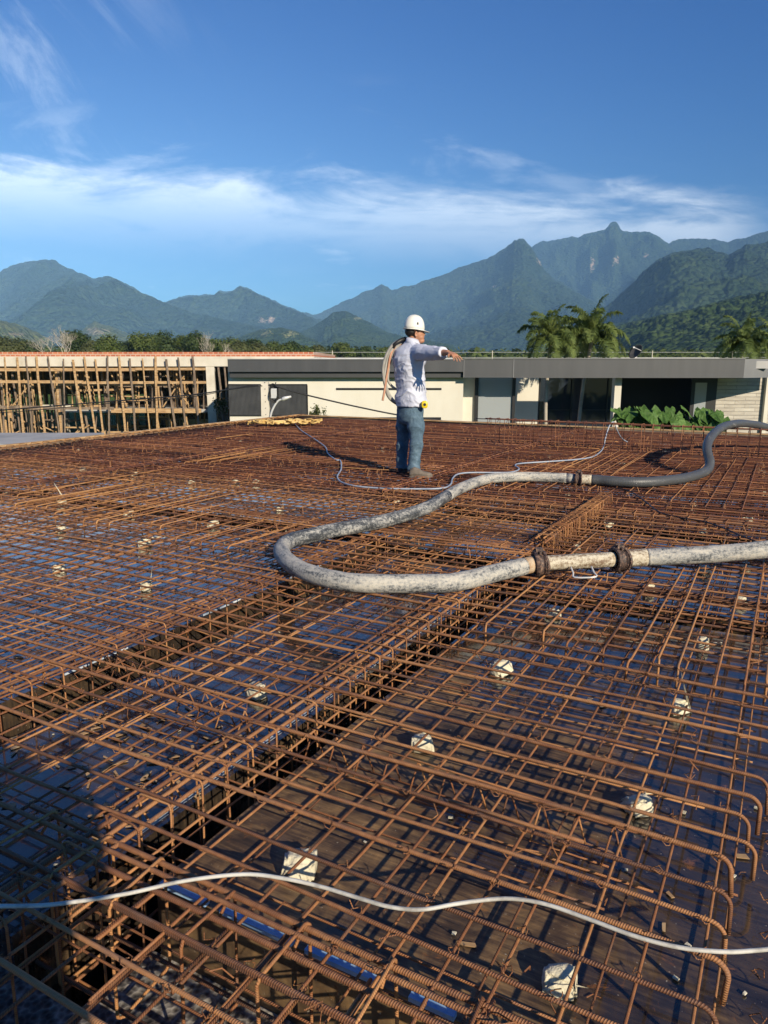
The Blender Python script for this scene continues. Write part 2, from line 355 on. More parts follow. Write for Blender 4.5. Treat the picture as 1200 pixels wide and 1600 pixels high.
def ridge(name, pts, D, spur, spurscale, material, seed, label, r0=0.5, nw=560, nr=120, rough=1.0, bare=(), g=1.15, jag=1.0):
    px = np.array([p[0] for p in pts], float); py = np.array([p[1] for p in pts], float)
    xs = np.linspace(px[0], px[-1], nw); ys = np.interp(xs, px, py)
    ker = np.ones(3) / 3; ys = np.convolve(np.pad(ys, 1, 'edge'), ker, 'valid'); ys = ys + (fbm(xs / 5.0, xs * 0, 4, seed + 2) - .5) * 2.2 * jag
    u = (xs - 600) / F_PX; v = (800 - ys) / F_PX
    dy = CT + v * ST; dz = -ST + v * CT; hl = np.sqrt(u * u + dy * dy)
    az = np.arctan2(u, dy); te = dz / hl
    Rc = D * (1 + 0.10 * (fbm(az * 6, az * 0, 3, seed) - 0.5) * 2)
    zc = HC + te * Rc
    t = np.concatenate([np.linspace(0, 1, nr), 1 + np.linspace(0.02, 0.5, 10)])
    rr = Rc[:, None] * (r0 + (1 - r0) * t[None, :])
    X = rr * np.sin(az)[:, None]; Y = rr * np.cos(az)[:, None]
    tt = np.clip(t, 0, 1)[None, :] * np.ones((nw, 1))
    base = GZ - 1
    h = base + (zc[:, None] - base) * tt ** g
    sp = fbm(X / spurscale, Y / (spurscale * 1.7), 6, seed + 3, True, 0.52)
    env = np.sin(np.pi * np.clip(tt, 0, 1) ** 1.5) ** 0.8
    h = h + spur * 1.35 * env * (sp - 0.62)
    h = h + spur * 0.05 * rough * (fbm(X / (spurscale * .06), Y / (spurscale * .06), 3, seed + 9) - .5) * (tt > 0.03) * jag
    back = np.clip(t - 1, 0, 1)[None, :]
    h = h - back * (zc[:, None] - base) * 1.6
    lim = HC + (zc[:, None] - HC) * (rr / Rc[:, None]) * np.where(tt < 0.97, 0.985, 1.01)
    h = np.where(t[None, :] < 1, np.minimum(h, np.maximum(lim, base)), h)
    edge = np.clip(np.minimum(np.arange(nw), np.arange(nw)[::-1]) / (nw * .04), 0, 1)[:, None]
    h = np.where(h > base, base + (h - base) * edge ** .7, h) 
    nR = len(t); V = np.stack([X, Y, h], -1).reshape(-1, 3)
    idx = np.arange(nw * nR).reshape(nw, nR)
    q = np.stack([idx[:-1, :-1], idx[1:, :-1], idx[1:, 1:], idx[:-1, 1:]], -1).reshape(-1, 4)
    me = bpy.data.meshes.new(name); me.from_pydata(V.tolist(), [], q.tolist())
    # bare patches belong to the slope itself
    dpt = Y * CT - (h - HC) * ST; PX = 600 + F_PX * X / dpt; PY = 800 - F_PX * (Y * ST + (h - HC) * CT) / dpt
    bm = np.zeros_like(PX)
    for (bx, by, bw, bh) in bare:
        bm = np.maximum(bm, np.clip(1.0 - np.sqrt(((PX - bx) / bw) ** 2 + ((PY - by) / bh) ** 2), 0, 1))
    a = me.attributes.new('bare', 'FLOAT', 'POINT'); a.data.foreach_set('value', bm.reshape(-1).astype(np.float32))
    me.polygons.foreach_set('use_smooth', np.ones(len(q), dtype=bool)); me.materials.append(material); me.update()
    o = link(bpy.data.objects.new(name, me)); tag(o, label, None, None, 'structure'); return o

def build_land():
    ridge('mountain', [(690,500),(780,425),(835,383),(850,377),(880,373),(905,370),(930,364),(945,361),(950,356),(953,350),(957,348),(963,348.5),(967,354),(970,361),(975,363),(1000,362),(1015,365),(1030,371),(1045,380),(1060,376),(1100,373),(1120,374),(1140,378),(1160,372),(1200,360),(1300,350),(1420,390)],
          7600, 620, 1500, FOREST, 11, 'farthest blue green mountain wall with the thumb shaped peak', r0=0.55, bare=[(963, 408, 7, 8), (1010, 400, 5, 4)])
    ridge('mountain', [(870,470),(893,432),(905,410),(915,395),(923,384),(930,390),(938,400),(950,412),(962,418),(975,432),(1000,452),(1040,480)],
          6700, 380, 700, FOREST, 29, 'steep rocky crag below the thumb shaped peak', r0=0.7, nw=200, nr=70, bare=[(926, 412, 5, 16), (940, 425, 4, 10)])
    ridge('mountain', [(400,512),(450,500),(490,491),(520,480),(560,461),(585,450),(593,444),(598,441),(603,446),(612,453),(640,447),(660,440),(690,430),(710,420),(735,412),(760,403),(785,390),(800,379),(804,374),(808,375.5),(811,372),(814,375),(818,372.5),(823,378),(832,388),(840,402),(850,420),(866,436),(890,450),(930,472),(990,497),(1080,522),(1200,535)],
          5600, 520, 1150, FOREST, 5, 'long forested mountain rising right to a knobbly summit', r0=0.42, bare=[(843, 408, 5, 9), (772, 447, 8, 2.5), (756, 450, 4, 2)])
    ridge('mountain', [(-160,470),(-100,446),(0,425),(20,415),(35,410),(50,409),(70,405),(85,407),(100,415),(125,427),(145,435),(158,433),(170,430),(185,437),(200,446),(230,460),(262,473),(300,487),(360,500),(450,518),(560,535)],
          4800, 420, 950, FOREST, 41, 'broad two humped blue mountain at the left edge', r0=0.45)
    ridge('mountain', [(200,500),(240,482),(265,468),(285,463),(300,462),(320,461),(335,459),(342,454),(350,457),(362,454),(375,447),(386,450),(400,456),(420,466),(440,476),(460,484),(485,491),(520,503),(560,517),(620,535)],
          5300, 380, 900, FOREST, 53, 'blue pointed mountain in the middle distance left of centre', r0=0.45, bare=[(418, 500, 16, 6), (375, 512, 14, 5), (345, 518, 8, 3)])
    ridge('mountain', [(900,505),(940,485),(975,455),(1000,430),(1025,408),(1050,396),(1075,390),(1090,388),(1110,389),(1125,393),(1138,399),(1150,392),(1165,384),(1200,378),(1300,366),(1420,400)],
          3900, 330, 700, FOREST, 67, 'dark domed forest mountain near the right edge', r0=0.45)
    ridge('hill', [(440,535),(470,520),(492,508),(505,500),(518,490),(530,486),(540,486),(552,491),(575,502),(600,517),(640,528),(720,540)],
          2600, 90, 260, FOREST_NEAR, 71, 'small green cone hill left of the standing man', r0=0.6, nw=260, nr=80, bare=[(562, 497, 12, 3)])
    ridge('hill', [(820,556),(880,540),(920,528),(950,515),(975,506),(1000,500),(1030,493),(1060,488),(1100,478),(1150,464),(1200,455),(1300,440),(1420,455)],
          1500, 95, 190, FOREST_NEAR, 83, 'low wooded green hill at the right behind the palms', r0=0.45, nr=140, bare=[(1010, 492, 10, 3)])
    ridge('hill', [(-120,492),(-40,495),(0,500),(20,505),(40,511),(60,520),(80,532),(95,545)], 1700, 40, 170, PASTURE, 91, 'grassy pasture hill at the far left', r0=0.55, nw=160, nr=70, g=1.0, bare=[(20,522,30,4)])
    ridge('hill', [(95,545),(115,530),(132,512),(148,501),(160,506),(180,512),(200,521),(230,534),(260,545)], 2100, 35, 150, PASTURE, 97, 'grassy pasture hill behind the bare tree', r0=0.55, nw=160, nr=70, g=1.0, bare=[(150,518,25,8)])
    ridge('hill', [(330,548),(360,534),(385,522),(410,514),(440,512),(465,518),(490,530),(520,545)], 1900, 45, 150, FOREST_NEAR, 99, 'low hill with brown clearings below the pointed mountain', r0=0.55, nw=200, nr=80, bare=[(415,520,14,7),(455,522,16,5)])
    # ground: one sheet
    m, k, b = mat('field_grass', (0.05, 0.09, 0.02), 0.95, 0, 0.1)
    pos = k.add('ShaderNodeNewGeometry').outputs['Position']
    f = k.m('ADD', k.m('MULTIPLY', k.noise(pos, 0.02, 4), 0.5), k.m('ADD', k.m('MULTIPLY', k.noise(pos, 0.6, 5, 0.7), 0.3), k.m('MULTIPLY', k.noise(pos, 14, 4, 0.7), 0.2)))
    k.l.new(k.ramp(f, [(0.35, (0.045, 0.080, 0.014)), (0.5, (0.095, 0.145, 0.026)), (0.65, (0.155, 0.165, 0.055))]), b.inputs['Base Color'])
    bump(k, b, k.noise(pos, 20, 4, 0.7), 0.05)
    mb = MB(); rings = [0, 20, 60, 150, 400, 1000, 2500, 6000, 9300]; n = 96
    vs = [(0, 0, GZ)]; fs = []
    for r in rings[1:]:
        for i in range(n): a = 2 * math.pi * i / n; vs.append((r * math.cos(a), r * math.sin(a), GZ))
    for i in range(n): fs.append((0, 1 + i, 1 + (i + 1) % n))
    for q in range(len(rings) - 2):
        for i in range(n):
            a = 1 + q * n + i; c = 1 + q * n + (i + 1) % n; fs.append((a, a + n, c + n, c))
    mb.add(vs, fs); tag(mb.build('ground', m), 'flat green fields around the building site', None, None, 'structure')
build_land()

# ------------------------------------------------------------------ formwork deck
PMIN, PMAX, BMIN, BMAX = -10.2, 3.4, -2.2, 14.25
PIT = -0.56
def dh(p, b):
    if p < -2.72: h = -0.10
    elif p < -1.62 and b < 4.75: h = -0.19
    else: h = -0.15
    if b < 0.98: h = -0.30
    if 0.98 < b < 1.27 and p > -1.45: return -0.38
    if -1.64 < p < -1.42 and 0.98 < b < 6.9: return PIT
    if -2.72 < p < -2.58 and b < 4.75: return -0.42
    if 4.15 < b < 4.42 and p > -1.42: return PIT
    if 4.75 < b < 4.98 and p < -1.64: return PIT
    if 6.28 < b < 6.52 and p > -3.6: return PIT
    if 8.0 < b < 8.22 and p < -3.6: return PIT
    if -3.6 < p < -3.38 and b > 6.28: return PIT
    if 10.88 < b < 11.14: return PIT
    if -7.1 < p < -6.88 and b > 4.98: return PIT
    return h
def build_deck():
    root = empty('formwork_deck', G(-1.5, 3, 0), 0, 'wet dark plywood formwork deck with beam trenches under all the rebar', 'formwork')
    root.rotation_euler = (0, 0, GR); o3 = (-1.5, 3)
    pl = [PMIN, -7.1, -6.88, -3.6, -3.38, -2.72, -2.58, -1.64, -1.45, -1.42, PMAX]
    bl = [BMIN, 0.98, 1.27, 4.15, 4.42, 4.75, 4.98, 6.28, 6.52, 6.9, 8.0, 8.22, 10.88, 11.14, BMAX]
    H = {}
    for i in range(len(pl) - 1):
        for j in range(len(bl) - 1): H[i, j] = dh((pl[i] + pl[i + 1]) / 2, (bl[j] + bl[j + 1]) / 2)
    ply = MB(); gr = MB()
    for (i, j), h in H.items():
        p0, p1, b0, b1 = pl[i] - o3[0], pl[i + 1] - o3[0], bl[j] - o3[1], bl[j + 1] - o3[1]
        tgt = gr if (h in (-0.38, -0.30)) else ply
        tgt.add([(p0, b0, h), (p1, b0, h), (p1, b1, h), (p0, b1, h)], [(0, 1, 2, 3)])
        for (di, dj, a, c) in ((1, 0, (p1, b0), (p1, b1)), (0, 1, (p0, b1), (p1, b1))):
            h2 = H.get((i + di, j + dj))
            if h2 is not None and abs(h2 - h) > 1e-6:
                lo, hi = min(h, h2), max(h, h2)
                ply.add([(a[0], a[1], lo), (c[0], c[1], lo), (c[0], c[1], hi), (a[0], a[1], hi)], [(0, 1, 2, 3)])
    # underside skirt down to the ground
    p0, p1, b0, b1 = PMIN - o3[0], PMAX - o3[0], BMIN - o3[1], BMAX - o3[1]
    ply.build('deck_panel', PLY, root); gr.build('cast_floor', GRAVEL, root)
    sk = MB()
    for a, c in (((p0, b0), (p1, b0)), ((p1, b0), (p1, b1)), ((p1, b1), (p0, b1)), ((p0, b1), (p0, b0))):
        sk.add([(a[0], a[1], -0.62), (c[0], c[1], -0.62), (c[0], c[1], -0.10), (a[0], a[1], -0.10)], [(0, 1, 2, 3)])
    sk.add([(p0, b0, -.62), (p1, b0, -.62), (p1, b1, -.62), (p0, b1, -.62)], [(0, 3, 2, 1)])
    sk.build('side_form', WOOD_DARK, root)
    # pale and blue rims along the trench edges
    def rim(nm, p0, p1, b0, b1, z, m):
        r = MB(); n = max(2, int(max(p1 - p0, b1 - b0) / 0.4))
        r.box((p0 - o3[0], b0 - o3[1], z), (p1 - o3[0], b1 - o3[1], z + 0.012)); return r.build(nm, m, root)
    x_ = -1.40
    while x_ < 1.2:
        L_ = random.uniform(.10, .30); rim('blue_rim', x_, x_ + L_, 1.262, 1.280, -0.148, BLUE_RIM); x_ += L_ + random.uniform(.03, .16)
    for b0 in np.arange(1.4, 4.6, 0.62): rim('pale_rim', -1.652, -1.634, b0, b0 + 0.5, -0.16, PALE_RIM)
    for b0 in np.arange(0.3, 4.5, 0.85): rim('pale_rim', -2.735, -2.718, b0, b0 + 0.36, -0.098, PALE_RIM)
    posts = MB()
    for p in np.arange(PMIN + .3, PMAX, 1.3):
        for b in np.arange(BMIN + .3, BMAX, 1.3):
            posts.box((p - .04 - o3[0], b - .04 - o3[1], GZ), (p + .04 - o3[0], b + .04 - o3[1], -0.62))
    posts.build('shoring_posts', WOOD, root)
    return root
build_deck()

def bar_obj(name, pts, r, m, parent, n=6): 
    mb = MB(); mb.tube(pts, r, n); return mb.build(name, m, parent, True)
def wav(p0, p1, seg=0.5, amp=0.0055, sag=0.0045):
    p0, p1 = Vector(p0), Vector(p1); L = (p1 - p0).length; n = max(2, int(L / seg) + 1)
    o = random.random() * 50; pts = []
    d = (p1 - p0).normalized(); side = Vector((-d.y, d.x, 0))
    for i in range(n + 1):
        t = i / n; q = p0.lerp(p1, t); s = t * L
        pts.append(q + side * amp * (mnoise.noise(Vector((s * .9, o, 0))) * 2) + Vector((0, 0, sag * mnoise.noise(Vector((s * 1.3, o, 5))) * 2)))
    return pts
def hook_pts(p, b, z, dirv, down=0.10, r=0.028):
    """bend from direction dirv into straight down"""
    pts = []
    for i in range(1, 7):
        a = i / 6 * math.pi / 2
        pts.append(Vector((p, b, z)) + Vector((dirv[0], dirv[1], 0)) * r * math.sin(a) - Vector((0, 0, r * (1 - math.cos(a)))))
    e = pts[-1]; pts.append(e - Vector((0, 0, down - r)) + Vector((random.uniform(-.006, .006), random.uniform(-.006, .006), 0)))
    return pts

SP_A, SP_B = 0.1235, 0.120
STRIPS = [(-1.9, 0.98), (0.98, 4.15), (4.15, 6.3), (6.3, 8.1), (8.1, 10.9), (10.9, 14.15)]
TOPL = ['top rebar mat at the very bottom of the photo under the white cord', 'top rebar mat between the white cord and the near hose loop',
        'top rebar mat lying under the curved bend of the concrete hose', 'top rebar mat around the middle of the slab beside the far hose run',
        'top rebar mat that the man in the white helmet stands on', 'farthest top rebar mat behind the raised beam cage']
BOTL = ['bottom rebar mat resting low at the very bottom of the photo', 'bottom rebar mat lying on the wet plywood before the hose loop',
        'bottom rebar mat lying on the wet plywood under the hose bend', 'bottom rebar mat low in the middle of the slab',
        'bottom rebar mat below the man in the white helmet', 'farthest bottom rebar mat behind the raised beam cage']
def tie(mb, p, b, z, r=0.013):
    a = random.random() * 6.28; pts = []
    for i in range(7):
        t = a + i / 6 * 5.4; pts.append((p + math.cos(t) * r, b + math.sin(t) * r, z + 0.006 * math.sin(2 * t)))
    pts.append((pts[-1][0] + random.uniform(-.012, .012), pts[-1][1] + random.uniform(-.012, .012), z + random.uniform(.006, .018)))
    mb.tube(pts, 0.0015, 3, cap=False)
def build_mats():
    bs = np.arange(-1.85, 14.15, SP_A) + 0.055; ps_all = np.arange(-10.1, 3.3, SP_B) - 0.02 - 0.02
    for si, (b0, b1) in enumerate(STRIPS):
        near = si <= 2; mA = RUST if near else RUST_DARK; mB = RUST_THIN if near else RUST_DARK
        pc, bc = -1.5, (b0 + b1) / 2
        for layer in (0, 1):
            root = empty('rebar_mat', G(pc, bc, 0), GR, TOPL[si] if layer == 0 else BOTL[si], 'rebar mat', 'tied rebar mats laid over the formwork')
            seg = 0.35 if near else 0.9; nn = 7 if si <= 1 else (6 if near else 4)
            for b in bs:
                if not (b0 <= b < b1): continue
                if layer == 0:
                    pe = 3.25; hook = False
                    if b < 3.0: pe = -0.065 + random.uniform(-.02, .03) + (0.05 if b > 2.0 else 0) + (.04 if b > 2.4 else 0); hook = random.random() < 0.88
                    thick = 0.0057 if (int(b / SP_A) % 3) else 0.0070
                    z = random.uniform(-.002, .003); jb = random.uniform(-.012, .012)
                    pts = wav((PMIN + 0.1 - pc, b + jb - bc, z), (pe - pc, b + jb + random.uniform(-.01, .01) - bc, z), seg)
                    if hook: pts += hook_pts(pts[-1].x, pts[-1].y, pts[-1].z, (1, 0), random.uniform(.10, .125), .038)
                    bar_obj('long_bar', pts, thick if near else 0.0074, mA, root, nn)
                else:
                    if random.random() < (.30 if near else .1): continue
                    jb = SP_A * .45 + random.uniform(-.02, .02)
                    zf = 0.012
                    if b < 3.0:
                        pe = random.choice((-.2, -.3, 0.0, -.12))
                    else: pe = 3.25
                    # follow the height of the deck panels: from the left deck down to the middle and right ones
                    pts = [Vector((PMIN + .1 - pc, b + jb - bc, -0.075)), Vector((-2.9 - pc, b + jb - bc, -0.075)), Vector((-2.4 - pc, b + jb - bc, -0.12)), Vector((pe - pc, b + jb - bc, -0.12))]
                    full = []
                    for q in range(3): full += wav(pts[q], pts[q + 1], seg)[:-1]
                    full.append(pts[-1]); bar_obj('long_bar', full, 0.0035 if near else 0.005, mB, root, 5 if near else 4)
            for q, p in enumerate(ps_all):
                jp = random.uniform(-.012, .012); z = -0.0135 if layer == 0 else (-0.066 if p < -2.72 else -0.111)
                if layer == 1: jp += SP_B * .4
                if b0 < 4 and p > (-.02 if layer == 0 else .09): continue
                if layer == 1 and (random.random() < 0.05 or (si < 3 and q % 2)): continue
                rr = (0.0043 if layer == 0 else 0.0034) if near else 0.0054
                e0, e1 = b0 - random.uniform(.02, .25), b1 + random.uniform(.02, .25)
                if si == 0: e0 = b0 + 0.02
                if si == 5: e1 = 14.15
                p_ = p + jp - pc
                pts = wav((p_, e0 - bc, z + random.uniform(-.003, .002)), (p_ + random.uniform(-.012, .012), e1 - bc, z), seg)
                bar_obj('cross_bar', pts, rr, mB, root, nn - 1 if near else 4)
            if layer == 0:
                # loose bars laid askew and upright wire ends break the regular grid
                for q in range((1, 2, 6, 12, 20, 18)[si]):
                    p = random.uniform(-9.5, -.5 if b0 < 4 else 2.5); b = random.uniform(b0 + .1, b1 - .1); L = random.uniform(.3, 1.3); a_ = random.choice((0, math.pi / 2)) + random.uniform(-.16, .16)
                    if p > -1.5 and b0 < 3: L *= .35
                    bar_obj('loose_bar', wav((p - pc, b - bc, .011), (p - pc + L * math.cos(a_), b - bc + L * math.sin(a_), random.uniform(.008, .03)), .4), random.uniform(.0035, .006), random.choice((mA, mB, mA, mB, RUST_ORANGE)), root, 5)
                we = MB()
                for q in range((160, 320, 420, 500, 700, 500)[si]):
                    p = random.uniform(-10, .0 if b0 < 3 else 3); b = random.uniform(b0, b1); h_ = random.uniform(.02, .075) * (1 if si > 1 else .6)
                    d_ = Vector((random.uniform(-.03, .03), random.uniform(-.03, .03), h_)); q0 = Vector((p - pc, b - bc, -.02)); q1 = q0 + d_
                    we.tube([q0, q1, q1 + Vector((random.uniform(-.04, .04), random.uniform(-.04, .04), random.uniform(-.01, .01)))], .0026 if si > 1 else .0018, 3, cap=False)
                tag(we.build('wire_ends', RUST_THIN, root), kind='stuff')
            if layer == 0 and near:
                tb = MB()
                for b in bs:
                    if not (b0 <= b < b1): continue
                    for p in ps_all:
                        if p < -5 or random.random() < 0.35: continue
                        tie(tb, p - pc + random.uniform(-.008, .008), b - bc + random.uniform(-.008, .008), 0.004)
                tag(tb.build('tie_wires', RUST_THIN, root, True), kind='stuff')
build_mats()

# extra hooked bars that lap over the trenches
def lap_bars(name_label, items, m, r=0.0054):
    p0, b0 = items[0][0], items[0][1]
    root = empty('lap_bars', G(p0, b0, 0), GR, name_label, 'hooked bars', 'rows of hooked lap bars over the beams')
    for (p, b, b_end, z, down) in items:
        d = random.uniform(-.02, .02)
        body = wav((p - p0 + d, b_end - b0, z), (p - p0, b - b0, z), .4, .003)
        tilt = random.uniform(-.5, .5)
        hk = hook_pts(p - p0, b - b0, z, (tilt * .5, -1), down, 0.03)
        bar_obj('hooked_bar', body + hk, r, m, root, 6)
    return root
def hooks_row(px_list, length, z=0.012, down=0.10, jb=0.0):
    out = []
    for (x, y) in px_list:
        p, b = pb_px(x, y, z); out.append((p, b + jb, b + length * random.uniform(.8, 1.2), z, down * random.uniform(.8, 1.1)))
    return out
lap_bars('row of bent rebar hooks pointing down at right, before the near straight hose run',
         hooks_row([(805,985),(850,985),(890,1000),(945,1010),(985,1030),(1030,1030),(1060,1040),(1120,1060),(1165,1060),(1197,1060),(760,975)], 2.2), RUST_THIN)
lap_bars('row of bent rebar hooks under the far run of the concrete hose',
         hooks_row([(745,765),(780,765),(800,765),(827,770),(850,765),(875,765),(900,765),(920,765),(943,775),(980,770),(1010,770),(1050,780),(1080,785),(1103,790),(1130,792),(1160,795)], 3.4), RUST_THIN)
lap_bars('pale orange lap bars fanned out with their hooks at the left edge of the slab',
         hooks_row([(5,795),(27,787),(45,785),(60,790),(75,790),(90,800),(122,805),(135,810),(155,812),(175,815),(30,772),(70,765)], 1.5, down=0.11), RUST_ORANGE)
lap_bars('row of bent rebar hooks left of the concrete hose bend in mid slab',
         hooks_row([(225,800),(240,815),(255,820),(280,838),(300,845),(317,845),(338,848),(360,853),(380,855),(395,850)], 0.9, down=0.07), RUST_THIN)
lap_bars('bright bundle of lap bars scattered behind the far hose coupling',
         hooks_row([(895,722),(905,728),(880,733),(925,735),(940,738),(960,738)], 2.0, down=0.05), RUST_ORANGE)
lap_bars('patch of fresh orange rebar left behind the man shadow',
         hooks_row([(290,722),(310,720),(330,722),(345,718),(362,722),(300,712),(322,714),(350,712),(375,716)], 1.4, z=0.02, down=0.03), RUST_ORANGE)

# beam cages
def stirrup_mesh(w, zt, zb, r, m, name='stirrup', n=5):
    """closed rectangle in the local XZ plane, rounded top corners"""
    c = 0.018; pts = []
    def arc(cx, cz, a0):
        for i in range(4):
            a = a0 + i / 3 * math.pi / 2; pts.append((cx + c * math.cos(a), random.uniform(-.003, .003), cz + c * math.sin(a)))
    arc(w / 2 - c, zt - c, 0); arc(-w / 2 + c, zt - c, math.pi / 2); arc(-w / 2 + c, zb + c, math.pi); arc(w / 2 - c, zb + c, 1.5 * math.pi)
    mb = MB(); mb.tube(pts, r, n, close=True)
    # hook tail at one top corner
    mb.tube([(w / 2 - .004, 0.006, zt - .004), (w / 2 - .03, 0.014, zt - .04), (w / 2 - .055, .016, zt - .065)], r, n)
    return mb.mesh(name, m, True)
def cage(label, along, fixed, a0, a1, w=0.15, zt=0.035, zb=-0.36, sp=0.13, m=None, r=0.0037, rl=0.0068, extra=0, dens=1.0):
    """along: 'p' or 'b' axis; fixed: coordinate on the other axis"""
    m = m or RUST
    loc = G(a0, fixed) if along == 'p' else G(fixed, a0)
    root = empty('beam_cage', loc, GR + (0 if along == 'p' else math.pi / 2), label, 'beam cage', 'rebar beam cages')
    L = a1 - a0   # local x runs along the cage; y across
    meshes = [stirrup_mesh(w, zt, zb, r, RUST_THIN if m is RUST else m) for _ in range(4)]
    n = int(L / sp)
    for i in range(min(n + 1, 100)):
        o = part('stirrup', meshes[i % 4], root); o.location = (i * L / n + random.uniform(-.012, .012), 0, random.uniform(-.006, .006))
        o.rotation_euler = (random.uniform(-.03, .03), 0, math.pi / 2 + random.uniform(-.08, .08))
    for (y, z) in ((w / 2 - .012, zt - .014), (-w / 2 + .012, zt - .014), (w / 2 - .012, zb + .014), (-w / 2 + .012, zb + .014), (0, zt - .016), (w / 2 - .012, (zt + zb) / 2), (-w / 2 + .012, (zt + zb) / 2))[:5 + extra]:
        e = random.uniform(.0, .2)
        bar_obj('main_bar', wav((-.05 - e, y, z), (L + .05, y, z), .4, .004), rl if z > -.1 else rl * .8, m, root, 7)
    return root
cage('beam cage running away from the camera, left of centre, in the near trench', 'b', -1.53, 0.25, 6.9, w=0.13, zt=0.014, zb=-0.42, sp=0.125)
cage('beam cage crossing the lower left corner below the white cord', 'p', 1.12, -1.75, 0.02, w=0.19, zt=0.006, zb=-0.33, sp=0.21, rl=0.0078, r=0.0046)
cage('beam cage running away at the left edge over the stepped formwork', 'b', -2.66, -0.2, 4.9, w=0.13, zt=0.008, zb=-0.32, sp=0.15)
cage('beam cage in the dark trench before the near straight hose run', 'p', 4.28, -1.3, 3.2, w=0.16, zt=-0.01, zb=-0.42, sp=0.16)
cage('beam cage in the dark trench left of the hose bend', 'p', 4.86, -10, -1.7, w=0.16, zt=0.01, zb=-0.42, sp=0.16)
cage('beam cage in the dark trench between the two hose runs', 'p', 6.40, -3.5, 3.2, w=0.16, zt=0.02, zb=-0.42, sp=0.14)
cage('beam cage in the dark trench left of the standing man', 'p', 8.1, -10, -3.7, w=0.16, zt=0.03, zb=-0.4, sp=0.16, m=RUST_DARK)
cage('beam cage running away beneath the standing man', 'b', -3.49, 6.4, 14, w=0.16, zt=0.03, zb=-0.4, sp=0.16, m=RUST_DARK)
cage('beam cage running away across the far left half of the slab', 'b', -6.99, 5, 14, w=0.16, zt=0.03, zb=-0.4, sp=0.16, m=RUST_DARK)
cage('tall raised rebar cage standing up along the far right of the slab', 'p', 11.01, -4.15, 3.2, w=0.17, zt=0.40, zb=-0.4, sp=0.135, m=RUST_DARK, r=0.0048, extra=2)
cage('dense bundled beam cage heaped up between the two hose runs', 'b', -1.44, 5.0, 6.9, w=0.12, zt=0.07, zb=-0.1, sp=0.05, m=RUST_THIN)

# zigzag spacer trusses standing between the mats
def truss(label, x0, y0, x1, y1, n):
    a = pb_px(x0, y0, -0.02); b = pb_px(x1, y1, -0.02)
    root = empty('spacer_truss', G(*a), GR, label, 'spacer truss', 'zigzag spacer trusses between the mats')
    d = Vector((b[0] - a[0], b[1] - a[1], 0)); side = Vector((-d.y, d.x, 0)).normalized()
    for i in range(n):
        q = d * (i / max(1, n - 1)) + Vector((0, random.uniform(-.01, .01), 0)); w = 0.035
        for s in (-1, 1):
            bar_obj('strut', [q + Vector((0, 0, -.012)), q + side * w * s + Vector((.02 * s, 0, -.13))], .0032, RUST_THIN, root, 5)
    bar_obj('top_wire', [Vector((0, 0, -.010)), d + Vector((0, 0, -.010))], .0036, RUST_THIN, root, 5)
    for s in (-1, 1): bar_obj('foot_wire', [side * .035 * s + Vector((0, 0, -.13)), d + side * .035 * s + Vector((0, 0, -.13))], .0034, RUST_THIN, root, 5)
truss('zigzag spacer truss low between the two nearest beam cages', 160, 1018, 385, 1112, 9)
truss('zigzag spacer truss right of the near beam cage beside a pale block', 490, 1142, 960, 1290, 11)
truss('zigzag spacer truss inside the hose loop', 545, 868, 690, 893, 7)

# stone spacers
def stone(x, y, wpx, i, label):
    zz = -0.10
    p, b = pb_px(x, y, -0.13); zd = dh(p, b)
    if zd < -0.25: zd = -0.15
    P = onz(x, y, zd); dep = P.y * CT - (P.z - HC) * ST
    w = min(0.15, max(0.07, wpx / F_PX * dep)); w *= .88; hgt = min(-0.020 - zd, 0.46 * w + .02)
    rnd = random.Random(i * 31 + 5); pts = []
    import bmesh
    bm = bmesh.new()
    for sx in (-1, 1):
        for sy in (-1, 1):
            for sz in (0, 1):
                t = 1 - 0.25 * sz
                bm.verts.new((sx * w / 2 * t * rnd.uniform(.72, 1.05), sy * w / 2 * .8 * t * rnd.uniform(.7, 1.05), sz * hgt * rnd.uniform(.8, 1)))
    for _ in range(5): bm.verts.new((rnd.uniform(-.5, .5) * w, rnd.uniform(-.42, .42) * w, rnd.uniform(.2, .95) * hgt))
    res = bmesh.ops.convex_hull(bm, input=bm.verts)
    bmesh.ops.delete(bm, geom=[g for g in res['geom_interior'] if isinstance(g, bmesh.types.BMVert)], context='VERTS')
    bmesh.ops.bevel(bm, geom=list(bm.edges), offset=w * .075, segments=3, affect='EDGES')
    bmesh.ops.triangulate(bm, faces=bm.faces); bmesh.ops.subdivide_edges(bm, edges=bm.edges, cuts=2, use_grid_fill=True)
    for v in bm.verts:
        nz = mnoise.noise(v.co * 30 + Vector((i, 0, 0))) * .03 + mnoise.noise(v.co * 90 + Vector((i, 3, 0))) * .010
        v.co += v.co.normalized() * nz * w
    me = bpy.data.meshes.new('spacer_stone'); bm.to_mesh(me); bm.free(); me.polygons.foreach_set('use_smooth', np.ones(len(me.polygons), dtype=bool)); me.materials.append(STONE)
    o = link(bpy.data.objects.new('spacer_stone', me)); o.location = (P.x, P.y, zd - .004); o.rotation_euler = (0, 0, rnd.uniform(0, 3.1))
    tag(o, label, 'spacer stone', 'pale broken blocks propping up the rebar')
